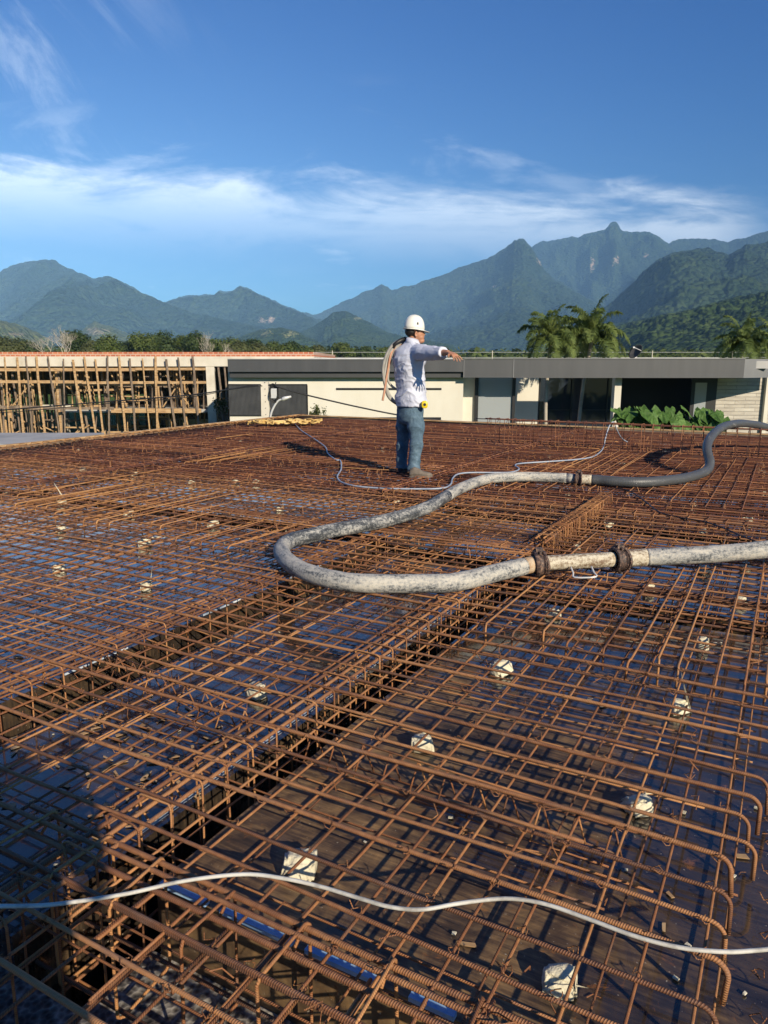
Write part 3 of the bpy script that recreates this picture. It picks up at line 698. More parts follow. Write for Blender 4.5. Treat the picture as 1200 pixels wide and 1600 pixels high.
STONES = [
 (875,1545,72,'pale broken block at the bottom right, nearest to the camera'),
 (470,1365,72,'pale broken block just above the white cord left of centre'),
 (997,1268,56,'pale broken block at the lower right near the bent bar ends'),
 (660,1172,48,'pale broken block in the middle of the nearest bay'),
 (1058,1112,42,'pale broken block at the right below the row of hooks'),
 (402,1088,42,'pale broken block between the two nearest beam cages'),
 (782,1052,46,'pale broken block right of the near beam cage and below the near hose run'),
 (1097,1012,36,'pale broken block touching the dark trench at the right edge'),
 (865,965,28,'pale broken block below the pipe between the couplings'),
 (1013,926,26,'small pale block beneath the second hose coupling'),
 (1155,945,26,'small pale block below the right end of the near hose'),
 (1100,896,26,'small pale block just under the near hose at right'),
 (1165,890,22,'small pale block at the right edge under the near hose'),
 (228,922,28,'pale block left of the hose bend near the stepped form'),
 (93,894,24,'pale block near the left edge in mid slab'),
 (228,854,28,'flat pale block left of the hose bend'),
 (95,831,24,'flat pale block under the hooks near the left edge'),
 (332,825,24,'flat pale block left of the top of the hose bend'),
 (202,806,20,'flat pale block behind the row of hooks at left'),
 (97,790,18,'flat pale block amid the orange lap bars at left'),
 (453,840,20,'flat pale block touching the back of the hose bend'),
 (437,798,16,'small pale block behind the hose bend'),
 (400,757,16,'small pale block left of the thin hose'),
 (367,756,14,'small pale block beside another, left of the thin hose'),
 (620,790,16,'small pale block in front of the standing man'),
 (10,773,16,'small pale block at the left margin of mid slab'),
 (130,737,14,'tiny pale block in the far left part of the slab'),
 (210,744,14,'tiny pale block in the far left, second from the orange patch'),
 (300,758,14,'tiny pale block below the orange patch'),
 (857,796,16,'small pale block below the far hose run, left one'),
 (886,776,14,'small pale block close under the far hose run'),
 (938,792,18,'pale block at the back end of the heaped beam cage'),
 (951,824,18,'pale block right of the heaped beam cage'),
 (901,858,18,'pale block just behind the near hose and coupling'),
 (1084,792,14,'upper pale block right of the far hose dip'),
 (1098,768,10,'tiny pale block near the far hose dip'),
 (1170,817,18,'flat pale block at the far right between the hose runs'),
 (1098,836,18,'pale crumbled block right of centre between the hose runs'),
 (1192,775,16,'flat pale block at the right margin behind the far hose'),
 (1115,748,10,'tiny pale block right of the hose dip'),
 (972,728,12,'tiny pale block behind the far hose coupling'),
 (857,718,12,'tiny pale block behind the far hose, left one'),
 (992,718,10,'tiny pale block before the raised cage'),
 (1190,741,14,'tiny pale block at right edge before the raised cage'),
 (265,684,10,'tiny pale block far back at the left'),
 (327,680,10,'tiny pale block far back left of the straps'),
 (388,706,12,'tiny pale block beside the man shadow'),
 (375,693,10,'tiny pale block behind the orange patch'),
 (450,697,10,'tiny pale block inside the man shadow'),
 (540,702,9,'tiny pale block left of the man legs'),
 (598,704,9,'tiny pale block just left of the man legs'),
 (172,705,12,'tiny pale block before the left edge board'),
 (125,706,12,'tiny pale block in front of the left edge board'),
]
for i, (x, y, w, lb) in enumerate(STONES): stone(x, y, w, i, lb)

# litter lying on the plywood
def litter():
    for nm, n_, m_, lb in (('wood_chips', 190, WOOD, 'wood chips and sawdust strewn on the wet plywood'), ('wire_offcuts', 300, RUST_THIN, 'short rusty wire offcuts strewn on the plywood'), ('cement_crumbs', 150, STONE, 'pale cement crumbs strewn on the plywood')):
        mb = MB()
        for q in range(n_):
            cl = random.random() < .5
            p, b = (random.gauss(-2.1, .35), random.gauss(1.6, .3)) if (cl and nm == 'wood_chips') else (random.uniform(-4, 1.2), random.uniform(-.2, 5.5))
            z = dh(p, b)
            if z < -.25: continue
            a = random.uniform(0, 3.14); v = Vector((math.cos(a), math.sin(a), 0)); w = Vector((-v.y, v.x, 0)); c = Vector((p, b, z + .004))
            if nm == 'wire_offcuts': L = random.uniform(.02, .07); mb.tube([c, c + v * L * .5 + w * random.uniform(-.01, .01), c + v * L], .0014, 3, cap=False)
            else:
                L, W_ = (random.uniform(.008, .035), random.uniform(.003, .011)) if nm == 'wood_chips' else (random.uniform(.003, .009), random.uniform(.003, .007))
                t_ = .002 if nm == 'wood_chips' else W_ * .6
                mb.loft([[c + v * L * x + w * W_ * y + Vector((0, 0, z_)) for x, y in ((-1, -.8), (1, -1), (.8, 1), (-.9, .9))] for z_ in (0, t_)])
        ob = mb.build(nm, m_); ob.rotation_euler = (0, 0, GR); tag(ob, lb, None, None, 'stuff')
litter()

# edge boards and edge stirrups
def build_edges():
    def board(label, p0, b0, p1, b1, name='edge_board'):
        root = empty(name, G(p0, b0, 0), GR, label, 'edge board', 'form boards round the slab edge')
        d = Vector((p1 - p0, b1 - b0, 0)); L = d.length; rz = math.atan2(d.y, d.x)
        M = Matrix.Rotation(rz, 4, 'Z')
        f = MB(); n = int(L / 2.4) + 1
        f.box((0, -.012, -.45), (L, .012, .03), M=M); f.build('form_board', WOOD_DARK, root)
        for i in range(n):
            t = MB(); x0 = i * L / n; x1 = (i + 1) * L / n - .02; z = random.uniform(0, .006)
            t.box((x0, -.045, .032 + z), (x1, .03, .055 + z), M=M @ Matrix.Rotation(random.uniform(-.004, .004), 4, 'Z')); t.build('cap_plank', WOOD, root)
        return root
    board('long weathered form board with orange cap plank along the left slab edge', PMIN, -2.2, PMIN, 14.25)
    board('far form board along the back edge of the slab', PMIN, 14.27, 3.4, 14.27)
    root = empty('edge_hooks', G(PMIN + .12, 3, 0), GR, 'row of small rebar hoops standing along the left slab edge', 'edge rebar')
    me = []
    for q in range(3):
        mb = MB(); mb.tube([(0, 0, -.06), (.0, 0, .045), (.012, 0, .065), (.10, random.uniform(-.03, .03), .068), (.20, random.uniform(-.04, .04), .05)], .0055, 5); me.append(mb.mesh('hoop', RUST_ORANGE, True))
    for i in range(62):
        o = part('hoop', me[i % 3], root); o.location = (random.uniform(-.01, .03), -1 + i * .2 + random.uniform(-.02, .02), 0); o.rotation_euler = (0, 0, random.uniform(-.25, .25))
    for x, z in ((0.01, .02), (0.09, .05)): bar_obj('runner', wav((x, -1, z), (x, 11.2, z), .5), .005, RUST_ORANGE, root, 5)
build_edges()

# ------------------------------------------------------------------ concrete hose and small hoses
def hose_mat(name, dirt, cols):
    m, k, b = mat(name, cols[0], 0.6)
    pos = k.add('ShaderNodeNewGeometry').outputs['Position']; uv = k.add('ShaderNodeTexCoord').outputs['UV']
    n = k.noise(k.mapping(uv, (1.6, 2.5, 1)), 2.2, 7, 0.68, 0.4); n2 = k.noise(pos, 55, 6, 0.8)
    f = k.m('ADD', k.m('MULTIPLY', n, 0.5), k.m('MULTIPLY', n2, 0.5))
    w = k.add('ShaderNodeTexWave', inp={'Scale': 14.0, 'Distortion': 2.0, 'Detail': 3}); k.l.new(uv, w.inputs[0])
    c = k.ramp(f, [(dirt - .05, cols[0]), (dirt + .0, cols[1]), (dirt + .035, cols[2]), (dirt + .12, cols[3])])
    k.l.new(c, b.inputs['Base Color'])
    k.l.new(k.ramp(f, [(dirt - .1, 0.38), (dirt + .1, 0.9)]), b.inputs['Roughness'])
    bump(k, b, k.m('ADD', k.m('MULTIPLY', w.outputs['Fac'], 0.10), n2), 0.004, 0.8)
    return m
HCOL = [(0.045, 0.050, 0.055), (0.13, 0.137, 0.14), (0.31, 0.31, 0.295), (0.52, 0.49, 0.42)]
HOSE_PALE = hose_mat('hose_crusted', 0.44, HCOL)
HOSE_MID = hose_mat('hose_half_crusted', 0.50, HCOL)
HOSE_DARK = hose_mat('hose_black', 0.60, [(0.075, 0.080, 0.084), (0.13, 0.135, 0.135), (0.25, 0.25, 0.24), (0.40, 0.38, 0.33)])
HOSE_CREAM = hose_mat('pipe_cream', 0.48, [(0.20, 0.13, 0.08), (0.42, 0.36, 0.26), (0.58, 0.52, 0.40), (0.68, 0.62, 0.48)])
CUFF = hose_mat('rust_cuff', 0.45, [(0.22, 0.11, 0.06), (0.40, 0.24, 0.13), (0.50, 0.36, 0.22), (0.55, 0.45, 0.32)])
CLAMP = hose_mat('clamp_metal', 0.5, [(0.04, 0.03, 0.028), (0.13, 0.08, 0.06), (0.30, 0.19, 0.13), (0.42, 0.32, 0.24)])
HR = 0.053
def hose_point(x, y, z): return onz(x, y, z)
def bumpy(pts, r):
    o = random.random() * 20
    return lambda t: r * (1 + 0.035 * mnoise.noise(Vector((t * 26 + o, 0, 0))))
def build_hose():
    Z = HR + .012
    A = [(700,911,Z),(660,911.5,Z),(600,912,Z),(550,910,Z),(505,902,Z),(468,889,Z),(446,873,Z),(440,858,Z),(452,846,Z),(480,838,Z),(520,829,Z),(560,822,Z),(600,814,Z),(640,803,Z),(672,791,Z),(698,775,Z),(722,762,Z),(755,750,Z),(790,746,Z),(830,745,Z),(885,747,Z)]
    seg1 = smooth_path([hose_point(*q) for q in [(818,885,Z+.005),(770,896,Z),(735,905,Z)] + A], 9)
    root = empty('concrete_hose', seg1[0].to_tuple(), 0, 'thick concrete pumping hose, cement crusted, looping round in a wide bend on the rebar', 'hose', 'concrete pump hose lengths')
    off = Vector(seg1[0])
    def add(name, pts, r, m, n=20, par=root):
        mb = MB(); mb.tube([Vector(p) - off for p in pts], r, n); return mb.build(name, m, par, True)
    i1 = int(len(seg1) * .46); i2 = int(len(seg1) * .78)
    add('crusted_sleeve', seg1[:i1 + 1], bumpy(seg1, HR), HOSE_PALE); add('rubber_sleeve', seg1[i1:i2 + 1], bumpy(seg1, HR), HOSE_MID); add('crusted_sleeve', seg1[i2:], bumpy(seg1, HR), HOSE_PALE)
    c1 = [hose_point(838,880.5,Z+.005), hose_point(818,885,Z+.005)]
    add('cuff', c1, HR * .96, CUFF); add('cuff', [hose_point(885,747,Z), hose_point(900,748,Z)], HR * .97, HOSE_PALE)
    # far length
    Bp = [(905,748.5,Z),(935,750,Z),(960,752,Z),(1000,753.5,Z),(1040,751,Z),(1075,746,Z),(1096,739.5,Z+.01),(1106,733,Z+.03)]
    pts = [hose_point(*q) for q in Bp]; last = pts[-1]
    Y0 = last.y
    up = [(1109,722,Y0+.10),(1105,706,Y0+.25),(1106,692,Y0+.45),(1115,678,Y0+.75),(1130,667,Y0+1.2),(1150,662,Y0+1.7),(1172,662.5,Y0+2.1),(1196,667,Y0+2.4),(1225,678,Y0+2.6),(1250,700,Y0+2.7)]
    pts += [at(*q) for q in up]
    s2 = smooth_path(pts, 9); root2 = empty('concrete_hose', s2[0].to_tuple(), 0, 'black rubber concrete hose from the far coupling, arching over the raised cage', 'hose', 'concrete pump hose lengths')
    off = Vector(s2[0])
    add('rubber_sleeve', s2[6:], bumpy(s2, HR * .98), HOSE_DARK, par=root2); add('cuff', s2[:7], HR, HOSE_CREAM, par=root2)
    # near straight run to the right: pipe and hose
    off = hose_point(855,879,Z+.01)
    root3 = empty('steel_pipe', off.to_tuple(), 0, 'cream cement stained steel pipe with a wire handle between two couplings', 'pipe')
    PP = [hose_point(848,880,Z+.01), hose_point(905,877,Z+.02), hose_point(960,874,Z+.03)]
    add('pipe_body', smooth_path(PP, 4), HR * .86, HOSE_CREAM, par=root3)
    h0, h1 = hose_point(892,886,Z+.0), hose_point(924,885,Z+.01); dn = Vector((0, 0, -.035)); fw = Vector((0, -.10, 0))
    hb = MB(); hb.tube([p - off for p in smooth_path([h0, h0 + fw * .6 + dn*.6, h0 + fw + dn, h1 + fw + dn, h1 + fw * .6 + dn*.6, h1], 3)], .0055, 6); hb.build('wire_handle', WHITE_STEEL, root3, True)
    off = hose_point(972,873,Z+.03)
    root4 = empty('concrete_hose', off.to_tuple(), 0, 'pale cement crusted concrete hose running out of the right edge of the photo', 'hose', 'concrete pump hose lengths')
    E = smooth_path([hose_point(*q) for q in [(970,873.3,Z+.03),(1012,870.5,Z+.04)]], 4)
    add('cuff', E, HR * 1.0, HOSE_CREAM, par=root4)
    Ep = smooth_path([hose_point(*q) for q in [(1010,870.6,Z+.04),(1060,868.5,Z+.05),(1110,866,Z+.06),(1160,862,Z+.08),(1210,857,Z+.10),(1290,848,Z+.12),(1500,822,Z+.10),(1900,790,Z+.02),(2500,770,Z)]], 8)
    add('crusted_sleeve', Ep, bumpy(Ep, HR * 1.0), HOSE_PALE, par=root4)
    # couplings: two shells, bolt ears and a lever
    def coupling(a, b, label, s=1.0):
        a, b = Vector(a), Vector(b); ax = (b - a).normalized(); c = (a + b) / 2
        root = empty('hose_coupling', c.to_tuple(), 0, label, 'coupling', 'clamp couplings on the concrete hose')
        Rm = ax.to_track_quat('X', 'Z').to_matrix()
        def T(v): return Rm @ Vector(v)
        for side in (-1, 1):
            mb = MB(); rings = []
            prof = [(-.034, 1.03), (-.034, 1.33), (-.020, 1.42), (-.010, 1.24), (.010, 1.24), (.020, 1.42), (.034, 1.33), (.034, 1.03)]
            for i in range(15):
                an = side * (math.pi / 2) + (i / 14 - .5) * math.pi * .96
                rings.append([T((px_, math.sin(an) * HR * s * q, math.cos(an) * HR * s * q)) for px_, q in prof])
            mb.loft(rings); mb.build('shell', CLAMP, root)
        for zz in (1, -1):
            mb = MB()
            for side in (-1, 1):
                mb.box((-.022, side * .006 + (-.014 if side < 0 else 0), zz * HR * s * 1.15 - .016), (.022, side * .006 + (.014 if side > 0 else 0), zz * HR * s * 1.15 + .030), M=Rm.to_4x4())
            mb.tube([T((0, -.045, zz * HR * s * 1.35)), T((0, .045, zz * HR * s * 1.35))], .008, 6); mb.build('bolt_lug', CLAMP, root)
        lv = MB(); lv.tube([T(q) for q in smooth_path([(0.02, -.03, HR * 1.45), (.03, -HR * 1.25, HR * .9), (.035, -HR * 1.62, 0), (.03, -HR * 1.3, -HR * .9)], 4)], .0085, 6); lv.build('lever', CLAMP, root, True)
    coupling(hose_point(835,881.5,Z+.005), hose_point(851,880,Z+.01), 'rusty clamp coupling at the left end of the near pipe', 1.12)
    coupling(hose_point(958,874.4,Z+.03), hose_point(975,873.2,Z+.03), 'rusty clamp coupling at the right end of the near pipe', 1.05)
    coupling(hose_point(898,748,Z), hose_point(911,748.7,Z), 'cement caked clamp coupling on the far hose run', 1.05)
build_hose()
def cord(name, label, cat, pts, r, m, group=None, n=8, sub=6):
    P = smooth_path(pts, sub); o = P[0].copy(); mb = MB(); mb.tube([p - o for p in P], r, n)
    ob = mb.build(name, m, None, True); ob.location = o; return tag(ob, label, cat, group)
WHITE_CORD = vary('white_cord', (0.22, 0.21, 0.19), (0.50, 0.49, 0.44), 16, 0.6, (0.60, 0.59, 0.54), bumpd=0.0005)
BLUE_HOSE = vary('blue_hose', (0.22, 0.27, 0.36), (0.34, 0.39, 0.47), 5, 0.45, (0.46, 0.50, 0.55))
cord('water_hose', 'thin off white hose snaking across the foreground over the rebar', 'hose',
     [hose_point(x, y, z) for x, y, z in [(-60,1417,.01),(0,1416,.02),(60,1415,.02),(110,1410,.02),(200,1396,.018),(290,1376,.02),(380,1366,.02),(440,1372,.02),(500,1385,.018),(560,1403,.018),(610,1417,.018),(660,1421,.018),(720,1411,.018),(790,1404,.018),(850,1412,.018),(920,1436,.018),(990,1462,.018),(1060,1480,.018),(1130,1487,.02),(1180,1485,.02),(1230,1480,.02)]], 0.0049, WHITE_CORD, n=10)
cord('water_hose', 'thin blue grey hose lying across the slab between the man and the thick hose', 'hose',
     [hose_point(x, y, .02) for x, y in [(461,662),(470,672),(490,685),(508,698),(512,708),(524,718),(532,720),(533,733),(527,745),(535,754),(560,760),(600,763),(650,764),(690,763),(704,757),(707,748),(715,741),(735,738.5),(770,738.5),(798,738),(811,733),(805,727),(815,724),(860,721),(900,718),(925,714),(938,706)]]
     + [at(943,698,10.9), at(946,685,11.0), at(951,668,11.05), at(956,660,11.08), at(960,661,11.1), at(964,672,11.2), at(972,685,11.5), at(985,692,12), at(1010,694.5,12.2), at(1050,694,12.4)], 0.009, BLUE_HOSE)
BLACK_RUB, _, _ = mat('black_cable', (0.015, 0.015, 0.016), 0.5)
cord('cable', 'thin black wire lying across the bars between the two hose runs at right', 'cable',
     [hose_point(x, y, .02) for x, y in [(960,762),(985,768),(1010,785),(1030,800),(1060,808),(1100,815),(1130,825),(1160,838),(1185,847)]], 0.006, BLACK_RUB)
# pile of yellow straps
def straps():
    m = vary('yellow_strap', (0.50, 0.32, 0.10), (0.66, 0.45, 0.16), 6, 0.8, (0.75, 0.56, 0.26))
    c = onz(425, 664, .03); root = empty('strap_pile', c, 0, 'heap of yellow rope and straps at the far corner of the slab', 'rope')
    for i in range(16):
        pts = []; a0 = random.uniform(-1, .6)
        for q in range(8):
            x = a0 * .55 + q * .10 + random.uniform(-.07, .07); pts.append((x, random.uniform(-.22, .22), .02 + random.uniform(0, .08)))
        mb = MB(); mb.tube(smooth_path(pts, 5), .018, 5); mb.build('strap', m, root, True)
    root.rotation_euler = (0, 0, .25)
straps()

# ------------------------------------------------------------------ building under construction (left)
BRICK = None
def brick_mat():
    m, k, b = mat('hollow_brick', (0.5, 0.2, 0.1), 0.85)
    o = k.add('ShaderNodeTexCoord').outputs['Object']
    br = k.add('ShaderNodeTexBrick', inp={'Scale': 1.0, 'Mortar Size': 0.022, 'Brick Width': 0.24, 'Row Height': 0.21, 'Color1': (0.40, 0.10, 0.05, 1), 'Color2': (0.55, 0.19, 0.09, 1), 'Mortar': (0.55, 0.45, 0.36, 1)})
    k.l.new(k.mapping(o, (1, 1, 1), (math.pi / 2, 0, 0)), br.inputs[0])
    c = k.mix(0.35, br.outputs['Color'], k.ramp(k.noise(o, 3, 4), [(.35, (.26, .08, .045)), (.65, (.55, .20, .10))])); k.l.new(c, b.inputs['Base Color']); return m
BRICK = brick_mat()
def X_at(x, Y): return at(x, 600, Y).x
def Z_at(y, Y): return at(600, y, Y).z
def build_site():
    Y = 36.0; xl, xr = X_at(-330, Y), X_at(492, Y); z0 = Z_at(572.5, Y); z1 = Z_at(557, Y); zb = Z_at(550, Y)
    o = Vector((xl, Y, GZ))
    root = empty('unfinished_building', o, 0, 'long unfinished concrete building with a brick course on top and timber props under its slab', 'building')
    def bx(name, lo, hi, m):
        mb = MB(); mb.box((lo[0] - o.x, lo[1] - o.y, lo[2] - o.z), (hi[0] - o.x, hi[1] - o.y, hi[2] - o.z)); return mb.build(name, m, root)
    bx('ring_beam', (xl, Y, z0), (xr, Y + .25, z1), CONC)
    bx('ring_beam', (xr - .25, Y + .25, z0), (xr, Y + 16, z1), CONC)
    bx('roof_slab', (xl, Y + .25, z1 - .18), (xr - .25, Y + 16, z1 - .02), CONC_GREY)
    bx('brick_course', (xl, Y + .03, z1), (xr - .03, Y + .22, zb), BRICK)
    bx('brick_course', (xr - .22, Y + .22, z1), (xr - .03, Y + 15.9, zb), BRICK)
    bx('brick_course', (xl, Y + 15.7, z1), (xr - .22, Y + 15.9, zb), BRICK)
    zf = Z_at(640, Y)
    bx('floor_slab', (X_at(92, Y), Y + .35, zf - .16), (X_at(345, Y), Y + 15.8, zf), CONC_GREY)
    for x in (329,):
        bx('column', (X_at(x - 6.5, Y), Y + .02, GZ), (X_at(x + 6.5, Y), Y + .24, z0), CONC)
    for x in (180, 20, -140, 430): bx('column', (X_at(x - 4, Y), Y + 5.5, GZ), (X_at(x + 4, Y), Y + 5.8, z1 - .18), CONC)
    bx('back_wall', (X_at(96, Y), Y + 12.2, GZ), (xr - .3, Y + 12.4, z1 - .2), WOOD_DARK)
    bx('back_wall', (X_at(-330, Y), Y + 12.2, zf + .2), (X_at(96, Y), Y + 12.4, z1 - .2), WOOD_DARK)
    bx('block_wall', (X_at(250, Y), Y + 3.0, GZ), (X_at(322, Y), Y + 3.15, zf - .7), STONE)
    # timber falsework: beams
    def beam(x0, x1, y0, y1, dY, m, label, sk=0):
        a = Vector((X_at(x0, Y + dY), Y + dY, Z_at(y1, Y + dY))); mb = MB(); L = X_at(x1, Y + dY) - a.x; hh = Z_at(y0, Y + dY) - a.z
        mb.box((0, 0, 0), (L, .07, hh), M=Matrix.Rotation(sk, 4, 'Y')); ob = mb.build('timber_beam', m); ob.location = a
        tag(ob, label, 'timber beam', 'horizontal timber beams of the falsework')
    beam(-120, 215, 575, 580, -.10, WOOD, 'upper horizontal timber right under the concrete ring beam, left length')
    beam(213, 322, 574.5, 578.5, -.16, WOOD, 'upper horizontal timber under the ring beam, ending at the pale column')
    beam(-120, 130, 593.5, 598, -.10, WOOD, 'middle horizontal timber of the falsework, left length', .004)
    beam(128, 322, 596, 600, -.12, WOOD, 'middle horizontal timber of the falsework, right length', -.003)
    beam(90, 260, 599.5, 603, .2, WOOD, 'timber just below the middle rail of the falsework')
    beam(-100, 60, 634, 638.5, -.10, WOOD_DARK, 'dark lower rail at the left end of the falsework')
    beam(40, 175, 636, 640, -.14, WOOD_DARK, 'dark lower rail under the floor of the unfinished building')
    beam(170, 312, 638, 645, -.12, WOOD, 'tan lower rail left of the pale column', .003)
    beam(-100, 150, 677, 683, .3, WOOD, 'ground rail at the foot of the props, left')
    beam(150, 330, 674, 680, .5, WOOD, 'ground rail at the foot of the props, right')
    # props
    def prop(p0, p1, r, m, label, grp):
        mb = MB(); n = 5; d = Vector(p1) - Vector(p0); pts = []
        for i in range(5):
            q = d * (i / 4); q += Vector((random.uniform(-.025, .025), 0, 0)); pts.append(q)
        mb.tube(pts, r, 6); ob = mb.build('timber_prop', m); ob.location = p0; tag(ob, label, 'timber prop', grp)
    ORD = 'first second third fourth fifth sixth seventh eighth ninth tenth eleventh twelfth thirteenth fourteenth fifteenth sixteenth seventeenth eighteenth nineteenth twentieth twenty-first twenty-second twenty-third'.split()
    xs = [-112, -90, -66, -44, -22, -2, 14, 34, 48, 64, 84, 103, 122, 140, 156, 172, 192, 208, 228, 246, 266, 284, 306, 345, 354]
    for i, x in enumerate(xs):
        lean = random.uniform(-6, 8); yt = random.uniform(555, 562) if x < 330 else 574
        a = Vector((X_at(x + lean, Y), Y - .22, GZ)); b = Vector((X_at(x - lean * .3, Y), Y - .22, Z_at(yt, Y)))
        nth = 22 - i
        lab = ('%s long front post left of the pale column' % ORD[nth]) if nth >= 0 else ('%s front post right of the pale column' % ('first', 'second')[i - 23])
        prop(a, b, random.uniform(.035, .060), WOOD if random.random() < .6 else WOOD_DARK, lab, 'front timber posts of the falsework')
    for row in range(7):
        for q in range(30):
            x = random.uniform(-120, 352); dY = .5 + row * 1.0 + random.uniform(-.4, .4)
            if row > 3 and random.random() < .3: continue
            zz0, zz1 = (zf + .0, z1 - .18) if (random.random() < .6 and x > 95) else (GZ, zf - .16 if x > 95 else z1 - .18)
            a = Vector((X_at(x, Y + dY), Y + dY, zz0)); b = Vector((a.x + random.uniform(-.25, .25), Y + dY, zz1))
            prop(a, b, random.uniform(.035, .06), random.choice((WOOD, WOOD_DARK)), *(('slim timber prop standing on the upper floor behind the front posts', 'inner props on the upper floor') if zz0 > GZ + .5 else ('slim timber prop standing on the ground behind the front posts', 'inner props on the ground')))
    for q in range(58):
        x = random.uniform(-120, 352); dY = random.uniform(.4, 2.2); zz0, zz1 = (zf, z1 - .18) if (random.random() < .6 and x > 95) else (GZ, zf - .16 if x > 95 else z1 - .18)
        a = Vector((X_at(x, Y + dY), Y + dY, zz0)); b = Vector((a.x + random.uniform(-.15, .15), Y + dY, zz1))
        prop(a, b, random.uniform(.02, .04), WOOD, *(('slim timber prop standing on the upper floor behind the front posts', 'inner props on the upper floor') if zz0 > GZ + .5 else ('slim timber prop standing on the ground behind the front posts', 'inner props on the ground')))
    for q in range(30):
        x0 = random.uniform(-120, 260); y0 = random.choice((590, 604, 612, 620, 627, 650, 658, 668)) + random.uniform(-2, 2); dY = random.uniform(.5, 6)
        a = Vector((X_at(x0, Y + dY), Y + dY, Z_at(y0, Y + dY))); mb = MB(); mb.box((0, 0, 0), (random.uniform(1.5, 4), .05, random.uniform(.05, .10)), M=Matrix.Rotation(random.uniform(-.03, .03), 4, 'Y'))
        ob = mb.build('timber_rail', random.choice((WOOD, WOOD_DARK))); ob.location = a; tag(ob, 'short inner rail nailed across the props behind the front posts', 'timber rail', 'inner rails of the falsework')
    for q in range(34):
        x = random.uniform(-110, 350); dY = random.choice((.35, .8, 1.4, 2.4)); up = random.random() < .55
        za = zf + .1 if up else GZ + .2; zz = z1 - .6 if up else zf - .5
        a = Vector((X_at(x, Y + dY), Y + dY, za)); b = Vector((a.x + random.choice((-1, 1)) * random.uniform(.5, 1.6), Y + dY + .05, zz - random.uniform(0, .8)))
        prop(a, b, .035, WOOD, 'slanting timber brace between the props', 'slanting braces of the falsework')
    for q in range(26):
        x = random.uniform(-110, 330); dY = random.uniform(.5, 4); z = random.choice((zf + .02, zf + .9, zf + 1.3, GZ + 1.0, GZ + .1, z1 - .75))
        mb = MB(); L = random.uniform(.5, 1.6); mb.box((0, 0, 0), (L, .25, random.uniform(.05, .16)), M=Matrix.Rotation(random.uniform(-.06, .06), 4, 'Y'))
        ob = mb.build('loose_board', random.choice((WOOD, CONC, WOOD_DARK))); ob.location = (X_at(x, Y + dY), Y + dY, z)
        tag(ob, 'loose board or form panel lodged among the props', 'board', 'loose boards among the props')
build_site()

# ------------------------------------------------------------------ house (right)
STONEW = None
def stone_clad():
    m, k, b = mat('stone_cladding', (0.4, 0.37, 0.32), 0.85)
    o = k.add('ShaderNodeTexCoord').outputs['Object']; v = k.mapping(o, (1, 1, 1), (math.pi / 2, 0, 0))
    br = k.add('ShaderNodeTexBrick', inp={'Scale': 1.0, 'Mortar Size': 0.008, 'Brick Width': 0.9, 'Row Height': 0.16, 'Color1': (0.38, 0.35, 0.30, 1), 'Color2': (0.56, 0.53, 0.46, 1), 'Mortar': (0.22, 0.20, 0.18, 1)})
    k.l.new(v, br.inputs[0])
    c = k.mix(0.4, br.outputs['Color'], k.ramp(k.noise(k.mapping(v, (1, 6, 1)), 2.0, 5, .6), [(.35, (.30, .28, .25)), (.65, (.62, .58, .50))])); k.l.new(c, b.inputs['Base Color'])
    bump(k, b, br.outputs['Fac'], .02); return m
STONEW = stone_clad()
def glass_mat(name, c, rough=0.06):
    m, k, b = mat(name, c, rough, 0, 0.8); return m
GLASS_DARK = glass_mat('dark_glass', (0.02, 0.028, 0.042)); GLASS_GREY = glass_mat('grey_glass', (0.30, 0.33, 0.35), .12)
SIDE_PANEL = vary('light_fascia', (0.16, 0.165, 0.175), (0.20, 0.205, 0.21), .8, .5)  # paler grey trim; on the end fascia the tone stands in for sunlight
